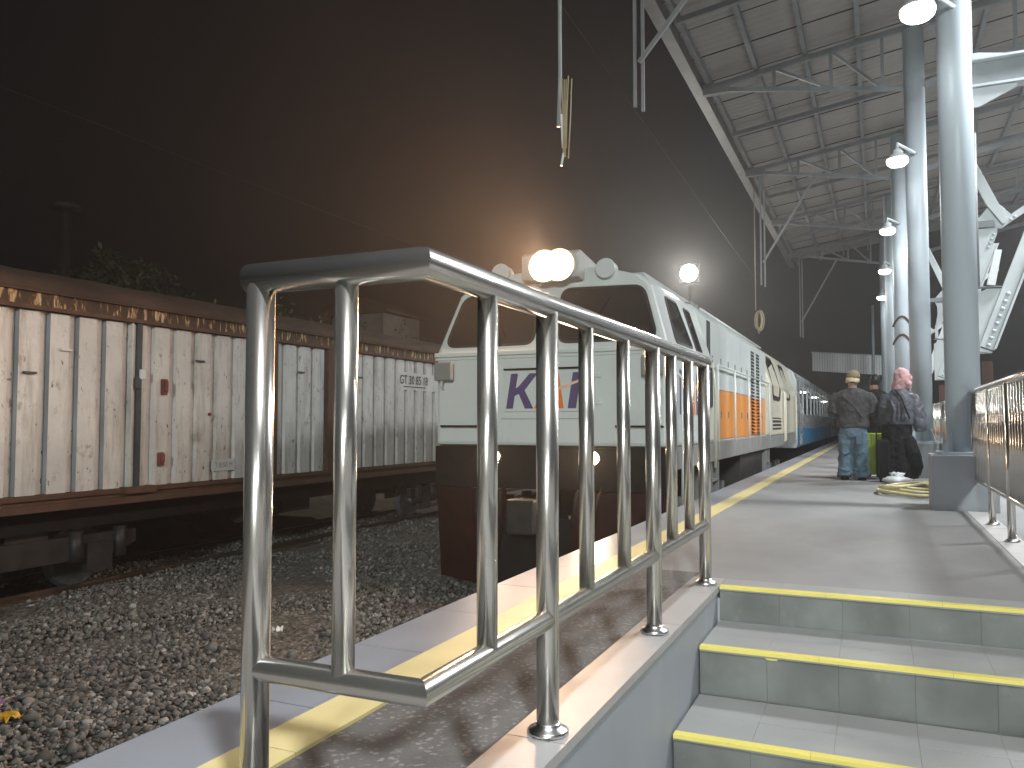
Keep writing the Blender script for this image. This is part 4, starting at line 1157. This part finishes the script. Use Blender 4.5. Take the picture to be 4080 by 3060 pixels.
wire('overhead_wire', sag((-3.3, -3, 6.2), (-3.45, 34, 5.3), .12), .0045, 'thin wire running beside the roof edge above the locomotive')

# litter on the ballast
def litter(x, y, z, s_, mt, label, name, seed):
    rr = random.Random(seed); mb = MB(); n = 7; vs = []
    for j in range(n):
        for i in range(n): vs.append((x+(i/(n-1)-.5)*s_[0]+rr.uniform(-.01,.01), y+(j/(n-1)-.5)*s_[1]+rr.uniform(-.01,.01), z+rr.uniform(0,s_[2])))
    mb.add(vs, [(j*n+i, j*n+i+1, (j+1)*n+i+1, (j+1)*n+i) for j in range(n-1) for i in range(n-1)], 0, True)
    o = solo(name, mb, mt, label, 'litter')
    o.modifiers.new('Solidify', 'SOLIDIFY').thickness = .002
mat['wrap_y'] = M('yellow_wrapper', (.62,.36,.03), .4, 0, .1, 9)
mat['wrap_p'] = M('purple_wrapper', (.18,.11,.22), .45, 0, .3, 14, dirt=(.30,.17,.16), dirt_scale=9, dirt_lo=.45, dirt_hi=.6)
litter(-5.35, 3.66, -1.18, (.16,.12,.05), mat['wrap_y'], 'crumpled yellow wrapper lying on the ballast', 'wrapper', 1)
litter(-5.75, 3.72, -1.18, (.34,.24,.07), mat['wrap_p'], 'crumpled purple plastic wrapper lying on the ballast', 'wrapper', 2)
litter(-8.2, 9.45, -1.19, (.14,.30,.05), mat['plastic_white'], 'strip of white paper beside the siding rail', 'paper', 3)
litter(-5.2, 6.15, -1.17, (.10,.12,.06), mat['plastic_white'], 'crumpled white paper lying on the ballast near the train', 'paper', 4)

# yard floodlight on a mast behind the station house
yf = thing('yard_floodlight', 'tall yard floodlight mast standing behind the station house', 'lamp', (6.0, -25.0, -1.4))
part('mast', MB().tube([(6.0, -25.3, -1.4), (6.0, -25.3, 8.3)], [.16,.09], 14), mat['column'], yf)
part('crossarm', MB().box(5.0, 7.0, -25.35, -25.25, 7.95, 8.05), mat['column'], yf)
for x in (5.3, 6.7):
    h = part('housing', MB().box(x-.35, x+.35, -25.24, -25.0, 7.7, 8.3), mat['loco_grey'], yf)
    part('lens', MB().box(x-.31, x+.31, -24.999, -24.98, 7.74, 8.26), mat['tube_lens'], h)
o = add_light('flood_beam', yf, (0, .12, 9.4), YARD_W, (.90, 1.0, .97), 2.2, (R(-72), 0, R(-164)))
d = Vector((-9.0, 33.0, -6.0)); o.rotation_euler = d.to_track_quat('-Z', 'Y').to_euler()

# ------------------------------------------------------------------ people and luggage
def ell(c, rx, ry, n=20, fold=0, k=7, ph=0):
    return [(c[0]+rx*(1+fold*math.sin(k*t+ph))*math.cos(t), c[1]+ry*(1+fold*math.sin(k*t+ph+.6))*math.sin(t), c[2]) for t in [2*math.pi*j/n for j in range(n)]]
def remeshed(name, mb, mt, parent, vox=.010, smooth=3):
    o = part(name, mb, mt, parent)
    r_ = o.modifiers.new('Remesh', 'REMESH'); r_.mode = 'VOXEL'; r_.voxel_size = vox; r_.use_smooth_shade = True
    s_ = o.modifiers.new('Smooth', 'SMOOTH'); s_.iterations = smooth; s_.factor = .5
    if name in ('shirt', 'trousers', 'dress', 'jacket', 'headscarf'):
        tx = bpy.data.textures.get('cloth_folds') or bpy.data.textures.new('cloth_folds', 'CLOUDS'); tx.noise_scale = .075; tx.noise_depth = 2
        dp_ = o.modifiers.new('Folds', 'DISPLACE'); dp_.texture = tx; dp_.strength = .032; dp_.mid_level = .5; dp_.texture_coords = 'GLOBAL'
    return o
def hand(mb, w, d, up, s_=1.0):
    """palm and five fingers from wrist w in direction d"""
    d = Vector(d).normalized(); u = Vector(up).normalized(); r_ = d.cross(u).normalized(); w = Vector(w)
    mb.tube([w-d*.02, w+d*.03*s_, w+d*.075*s_], [.024*s_, .032*s_, .028*s_], 10)
    for k, (o, L) in enumerate(((-.027,.055),(-.009,.068),(.009,.072),(.026,.062))):
        b_ = w + d*.068*s_ + r_*o*s_
        mb.tube([b_, b_+d*L*.5*s_-u*.008, b_+d*L*.85*s_-u*.03*s_], [.0095*s_,.009*s_,.007*s_], 8)
    b_ = w + d*.02*s_ - r_*.028*s_
    mb.tube([b_, b_+(d*.6-r_*.7)*.03*s_, b_+(d*.8-r_*.45)*.062*s_-u*.01], [.011*s_,.010*s_,.008*s_], 8)
def face(mb_skin, mb_hair, c, yaw, rr=(.073,.092,.108)):
    """head ellipsoid with nose, ears, brow; yaw 0 faces +Y"""
    c = Vector(c); f = Vector((math.sin(yaw), math.cos(yaw), 0)); s_ = Vector((f.y, -f.x, 0))
    mb_skin.ball(c, rr, 18, 12)
    mb_skin.tube([c+f*.085+Vector((0,0,.02)), c+f*.108+Vector((0,0,-.018))], [.008,.014], 8)
    for q in (-1, 1):
        mb_skin.ball(c+s_*q*.074+Vector((0,0,-.005)), (.012,.022,.03), 8, 6)
    mb_skin.ball(c+f*.07+Vector((0,0,-.075)), (.035,.03,.03), 10, 6)
def eyes_mouth(parent, c, yaw):
    c = Vector(c); f = Vector((math.sin(yaw), math.cos(yaw), 0)); s_ = Vector((f.y, -f.x, 0))
    for q in (-1, 1): part('eye', MB().ball(c+f*.084+s_*q*.03+Vector((0,0,.008)), .011, 8, 6), mat['hair'], parent)
    part('mouth', MB().tube([c+f*.088-s_*.022+Vector((0,0,-.05)), c+f*.093+Vector((0,0,-.052)), c+f*.088+s_*.022+Vector((0,0,-.05))], .005, 6), mat['pilot_red'], parent)

# man with the cap
def man(x, y, label, shirt, pants, cap=True, yaw=.15, h=1.0):
    root = thing('person', label, 'person', (x, y, 0))
    hc = (x+.012, y+.055, 1.425)
    b_ = MB(); face(b_, None, hc, yaw)
    b_.tube([(x, y-.01, 1.22), (x, y, 1.37)], [.062,.055], 14)
    b_.loft([ell((x, y, z), rx, ry) for z, rx, ry in ((.74,.15,.10),(.9,.15,.10),(1.1,.17,.10),(1.24,.14,.08))])
    for s_ in (-1, 1):
        b_.tube([(x+s_*.15, y, 1.22), (x+s_*.25, y+.02, .98), (x+s_*.12, y+.24, 1.0)], [.05,.042,.03], 10)
        hand(b_, (x+s_*.11, y+.26, 1.005), (-s_*.5, .8, .15), (0,0,1))
        b_.tube([(x+s_*.085, y, .78), (x+s_*.10, y+.01, .42), (x+s_*.105, y, .06)], [.08,.055,.038], 10)
        b_.ball((x+s_*.11, y+.05, .045), (.04,.105,.04), 12, 8)
    body = remeshed('body', b_, mat['skin'], root, .007, 1)
    eyes_mouth(body, hc, yaw)
    s = MB()
    F = dict(fold=.03, k=5)
    s.loft([ell((x+dx, y, z), rx, ry, 28, .025, 5, ph) for z, rx, ry, dx, ph in ((.735,.215,.150,0,0),(.77,.222,.155,0,.5),(.86,.212,.150,0,.9),(.96,.215,.152,0,1.5),(1.08,.236,.165,0,2),(1.17,.245,.160,.0,2.2),(1.235,.21,.135,0,2.4),(1.275,.13,.10,.004,2.4),(1.30,.075,.075,.008,2.4))])
    for q in (-1, 1):
        s.tube([(x+q*.185, y, 1.195), (x+q*.235, y-.005, 1.13), (x+q*.262, y+.0, 1.03), (x+q*.275, y+.04, .945), (x+q*.23, y+.13, .945), (x+q*.16, y+.22, .975)], [.075,.082,.075,.070,.062,.052], 16)
        for k in range(3): s.tube([(x+q*(.20+.01*k), y-.06, .93+.035*k), (x+q*.26, y-.075, .95+.04*k), (x+q*.315, y-.03, .97+.04*k)], .012, 8)
    s.tube([(x-.15, y-.148, 1.20), (x, y-.165, 1.06), (x+.14, y-.160, .86)], .012, 8)
    remeshed('shirt', s, shirt, root, .011, 2)
    j = MB()
    j.loft([ell((x, y, z), rx, ry, 26, .02, 6, z*8) for z, rx, ry in ((.60,.172,.135),(.68,.180,.142),(.76,.175,.138),(.80,.165,.13))])
    for q in (-1, 1):
        cx_ = x + q*.082 - .02
        j.loft([ell((x+q*d-.015*(.8-z), y+fy, z), r_, r_*1.08, 24, .035, 5, z*14+q) for z, d, r_, fy in ((.035,.112+.012*(q < 0),.098,.06*(q < 0)),(.06,.110,.106,0),(.10,.108,.103,.0),(.16,.106,.098,.01),(.28,.102,.099,.01),(.42,.096,.101,.01),(.55,.09,.107,.0),(.66,.085,.105,0))])
        j.tube([(cx_-.07, y-.11, .16), (cx_, y-.118, .13), (cx_+.08, y-.10, .15)], .011, 8)
        j.tube([(cx_-.06, y-.105, .38), (cx_, y-.118, .36), (cx_+.07, y-.10, .40)], .009, 8)
    jo = remeshed('trousers', j, pants, root, .011, 2)
    part('pocket', MB().box(x+.035, x+.135, y-.160, y-.148, .50, .64), pants, jo, bev=.01)
    for q in (-1, 1):
        part('shoe', MB().loft([ell((x+q*.112-.012, y+fy, z), rx, ry, 18) for z, rx, ry, fy in ((.003,.055,.14,.03),(.025,.058,.142,.03),(.05,.052,.12,.02),(.075,.04,.07,-.02))]), mat['black'], root)
    hm_ = MB().ball((hc[0]-.006*math.sin(yaw), hc[1]-.022, hc[2]+.012), (.079,.085,.103), 18, 12)
    remeshed('hair', hm_, mat['hair'], root, .01, 1)
    if cap:
        cp = MB()
        cp.loft([[(hc[0]+r_*.088*math.cos(t), hc[1]-.005+r_*.105*math.sin(t), hc[2]+z) for t in [2*math.pi*k/24 for k in range(24)]] for z, r_ in ((.015,1.03),(.05,1.04),(.09,.92),(.12,.62),(.130,.15))])
        c_ = part('cap', cp, mat['cap'], root)
        bm_ = MB()
        ring = []
        for k in range(15):
            t = math.pi + math.pi*k/14
            ring.append((t, .088*1.02, .150+.03*math.sin(math.pi*k/14)))
        vi = [(hc[0]-.008+.090*math.cos(t), hc[1]-.005+.107*math.sin(t), hc[2]+.022) for t, _, _ in ring]
        vo_ = [(hc[0]-.012+.096*math.cos(t), hc[1]-.005+.165*math.sin(t), hc[2]-.045+.008*math.cos(4*t)) for t, _, _ in ring]
        n = len(vi)
        bm_.add(vi+vo_, [(k, k+1, n+k+1, n+k) for k in range(n-1)], 0, True)
        q = part('brim', bm_, mat['brim'], c_); q.modifiers.new('Solidify', 'SOLIDIFY').thickness = .006
        part('button', MB().ball((hc[0], hc[1]-.005, hc[2]+.130), .010, 8, 6), mat['cap'], c_)
    return root
man(-.300, 12.5, 'person in a reversed khaki cap, dark grey shirt and wide blue jeans', mat['cloth_shirt'], mat['cloth_jeans'])
man(-.02, 13.35, 'bareheaded person in dark clothes half hidden behind the person in the khaki cap', mat['cloth_black'], mat['cloth_black'], cap=False, yaw=-.3)

def woman(x, y):
    root = thing('person', 'person in a pink headscarf, slate jacket and long black dress', 'person', (x, y, 0))
    hc = (x+.045, y+.02, 1.435); yaw = .9
    b_ = MB(); face(b_, None, hc, yaw)
    b_.tube([(x+.03, y, 1.2), (x+.04, y+.01, 1.37)], [.05,.045], 12)
    b_.loft([ell((x, y, z), rx, ry) for z, rx, ry in ((.7,.14,.10),(.9,.13,.09),(1.1,.15,.09),(1.22,.12,.07))])
    for q in (-1, 1):
        b_.tube([(x+q*.13, y, 1.19), (x+q*.2, y+.03, .95), (x+q*.12, y+.2, .9)], [.045,.038,.028], 10)
        hand(b_, (x+q*.11, y+.22, .89), (-q*.3, .9, -.2), (0,0,1), .92)
        b_.tube([(x+q*.08, y, .75), (x+q*.09, y, .4), (x+q*.09, y, .06)], [.075,.05,.035], 10)
        b_.ball((x+q*.09, y+.04, .045), (.035,.1,.04), 12, 8)
    body = remeshed('body', b_, mat['skin'], root, .007, 1); eyes_mouth(body, hc, yaw)
    # headscarf
    s = MB()
    s.loft([ell((hc[0]+dx, hc[1]+dy, hc[2]+z), rx, ry, 26, .03, 4, z*20) for z, rx, ry, dx, dy in ((-.17,.10,.10,-.03,-.01),(-.12,.115,.11,-.02,-.01),(-.06,.108,.118,-.005,-.012),(0,.103,.122,0,-.012),(.05,.100,.118,0,-.01),(.09,.082,.095,0,-.008),(.118,.05,.055,0,-.005),(.128,.012,.015,0,0))])
    s.tube([(hc[0]+.06, hc[1]-.08, hc[2]+.0), (hc[0]+.09, hc[1]-.04, hc[2]-.02), (hc[0]+.115, hc[1]-.0, hc[2]-.05)], [.055,.045,.022], 12)
    s.tube([(hc[0]+.05, hc[1]-.10, hc[2]-.05), (hc[0]+.09, hc[1]-.085, hc[2]-.10), (hc[0]+.09, hc[1]-.05, hc[2]-.16)], [.04,.04,.03], 12)
    for k in range(4): s.tube([(hc[0]-.09+.03*k, hc[1]-.10, hc[2]-.13), (hc[0]-.04+.025*k, hc[1]-.125, hc[2]-.05), (hc[0]+.02+.03*k, hc[1]-.105, hc[2]+.03)], .011, 8)
    remeshed('headscarf', s, mat['cloth_pink'], root, .0085, 1)
    d = MB()
    d.loft([ell((x+dx, y, z), rx, ry, 40, f, 9, ph) for z, rx, ry, dx, f, ph in ((.05,.245,.20,-.02,.07,0),(.12,.24,.20,-.02,.075,.2),(.25,.225,.19,-.03,.07,.5),(.45,.205,.175,-.035,.055,.9),(.65,.19,.16,-.03,.04,1.2),(.85,.18,.145,-.02,.03,1.5),(1.05,.175,.13,-.01,.02,1.5),(1.18,.15,.10,0,0,0),(1.24,.07,.06,.02,0,0))])
    d.tube([(x+.10, y-.10, .60), (x+.17, y-.13, .40), (x+.215, y-.12, .20), (x+.20, y-.10, .10)], [.08,.085,.075,.05], 14)
    remeshed('dress', d, mat['cloth_black'], root, .011, 1)
    j = MB()
    j.loft([ell((x+dx, y+dy, z), rx, ry, 30, f, 6, ph) for z, rx, ry, dx, dy, f, ph in ((.78,.215,.155,.0,0,.04,0),(.86,.22,.16,.01,0,.045,.5),(.98,.215,.16,.01,0,.045,1),(1.10,.20,.15,.015,0,.03,1.3),(1.2,.165,.12,.02,0,.02,1.5),(1.27,.105,.09,.03,0,0,1),(1.305,.075,.07,.035,0,0,1))])
    # draped right sleeve swinging outwards
    j.tube([(x+.15, y-.01, 1.18), (x+.20, y-.02, 1.05), (x+.235, y-.03, .90), (x+.255, y-.035, .78), (x+.262, y-.03, .69)], [.085,.10,.105,.095,.070], 18)
    j.tube([(x-.13, y, 1.18), (x-.19, y-.01, 1.02), (x-.20, y+.05, .88), (x-.14, y+.18, .86)], [.078,.075,.068,.05], 16)
    for k in range(3): j.tube([(x-.10+.10*k, y-.145, 1.10-.02*k), (x-.06+.055*k, y-.17, .98), (x-.08+.06*k, y-.155, .84)], .012, 8)
    jo = remeshed('jacket', j, mat['cloth_jacket'], root, .011, 1)
    part('bag_strap', MB().tube([(x-.04, y-.12, 1.25), (x+.03, y-.165, 1.15), (x+.08, y-.19, 1.0), (x+.13, y-.20, .86)], .010, 8), mat['black'], jo)
    for q in (-1, 1):
        part('shoe', MB().loft([ell((x+q*.09, y+fy, z), rx, ry, 18) for z, rx, ry, fy in ((.003,.045,.12,.03),(.03,.048,.122,.03),(.055,.04,.09,.02))]), mat['black'], root)
    return root
woman(.285, 12.4)

def suitcase(x, y, w_, d_, h_, body_m, label, rz=0):
    root = thing('suitcase', label, 'suitcase', (x, y, 0)); root.rotation_euler = (0, 0, 0)
    sh = part('shell', MB().box(x-w_/2, x+w_/2, y-d_/2, y+d_/2, .055, .055+h_), body_m, root); bevel(sh, .035, 4)
    for k in range(5):
        xx = x - w_/2 + w_*(k+1)/6
        part('ridge', MB().box(xx-.008, xx+.008, y-d_/2-.007, y-d_/2+.001, .10, .02+h_), body_m, root, bev=.003)
    part('zip', MB().box(x-w_/2-.003, x+w_/2+.003, y-.008, y+.008, .06, .05+h_), mat['black'], root)
    part('handle', MB().tube([(x-.08, y+d_/2-.03, .05+h_), (x-.08, y+d_/2-.03, .22+h_), (x+.08, y+d_/2-.03, .22+h_), (x+.08, y+d_/2-.03, .05+h_)], .010, 8), mat['black'], root)
    for sx in (-1, 1):
        for sy in (-1, 1):
            part('wheel', MB().tube([(x+sx*(w_/2-.05)-.012, y+sy*(d_/2-.05), .028), (x+sx*(w_/2-.05)+.012, y+sy*(d_/2-.05), .028)], .028, 12).box(x+sx*(w_/2-.05)-.018, x+sx*(w_/2-.05)+.018, y+sy*(d_/2-.05)-.018, y+sy*(d_/2-.05)+.018, .03, .056), mat['black'], root)
suitcase(-.03, 12.95, .36, .22, .60, mat['lime'], 'lime green suitcase standing between the people')
suitcase(.075, 12.28, .17, .34, .52, mat['cloth_black'], 'black suitcase standing beside the person in the long black dress')

# white plastic bag on the floor
rs = np.random.RandomState(8)
pbg = MB()
rings = []
for i, (z, r_) in enumerate(((.003,.10),(.03,.135),(.06,.14),(.085,.10),(.10,.05),(.13,.075),(.145,.03))):
    rings.append([(.235+r_*1.15*(1+.22*rs.uniform(-1,1))*math.cos(t), 11.95+r_*(1+.22*rs.uniform(-1,1))*math.sin(t), max(.003, z+rs.uniform(-.012,.012))) for t in [2*math.pi*k/22 for k in range(22)]])
pbg.loft(rings)
solo('plastic_bag', pbg, mat['plastic_white'], 'crumpled white plastic bag on the platform at the feet of the people', 'bag')
# coiled hose
hz = thing('hose', 'coil of pale yellow hose on the platform beside the first plinth', 'hose', (.32, 10.3, 0))
for k in range(3):
    r1, r2 = .33-.05*k, .62-.10*k
    ox, oy = .33+.02*(k % 2), 10.35+.06*(k % 3)
    ph = .6*k
    pts = [(ox+r1*math.cos(t+ph)*1.0+.012*math.sin(3*t), oy+r2*math.sin(t+ph), .028+.022*k+.014*math.sin(2*t+k)) for t in [2*math.pi*j/40 for j in range(40)]]
    part('loop', MB().tube(pts, .020, 10, closed=True), mat['hose'], hz)
part('tail', MB().tube([(.02, 10.05, .085), (.2, 9.9, .10), (.38, 10.2, .10), (.5, 10.8, .09), (.62, 11.5, .05), (.72, 12.2, .024), (.70, 12.9, .024)], .020, 10), mat['hose'], hz)

# ------------------------------------------------------------------ haze
m = bpy.data.materials.new('night_haze'); m.use_nodes = True
nt = m.node_tree
for n_ in list(nt.nodes):
    if n_.type == 'BSDF_PRINCIPLED': nt.nodes.remove(n_)
pv = nt.nodes.new('ShaderNodeVolumePrincipled')
pv.inputs['Color'].default_value = (.95, .93, .92, 1)
pv.inputs['Density'].default_value = .0030
pv.inputs['Anisotropy'].default_value = 0.6
out = [n_ for n_ in nt.nodes if n_.type == 'OUTPUT_MATERIAL'][0]
nt.links.new(pv.outputs['Volume'], out.inputs['Volume'])
hzb = link('haze', mesh_of('haze', MB().box(-170, 170, -70, 270, -2.8, 9.6), m))
hzb['kind'] = 'stuff'
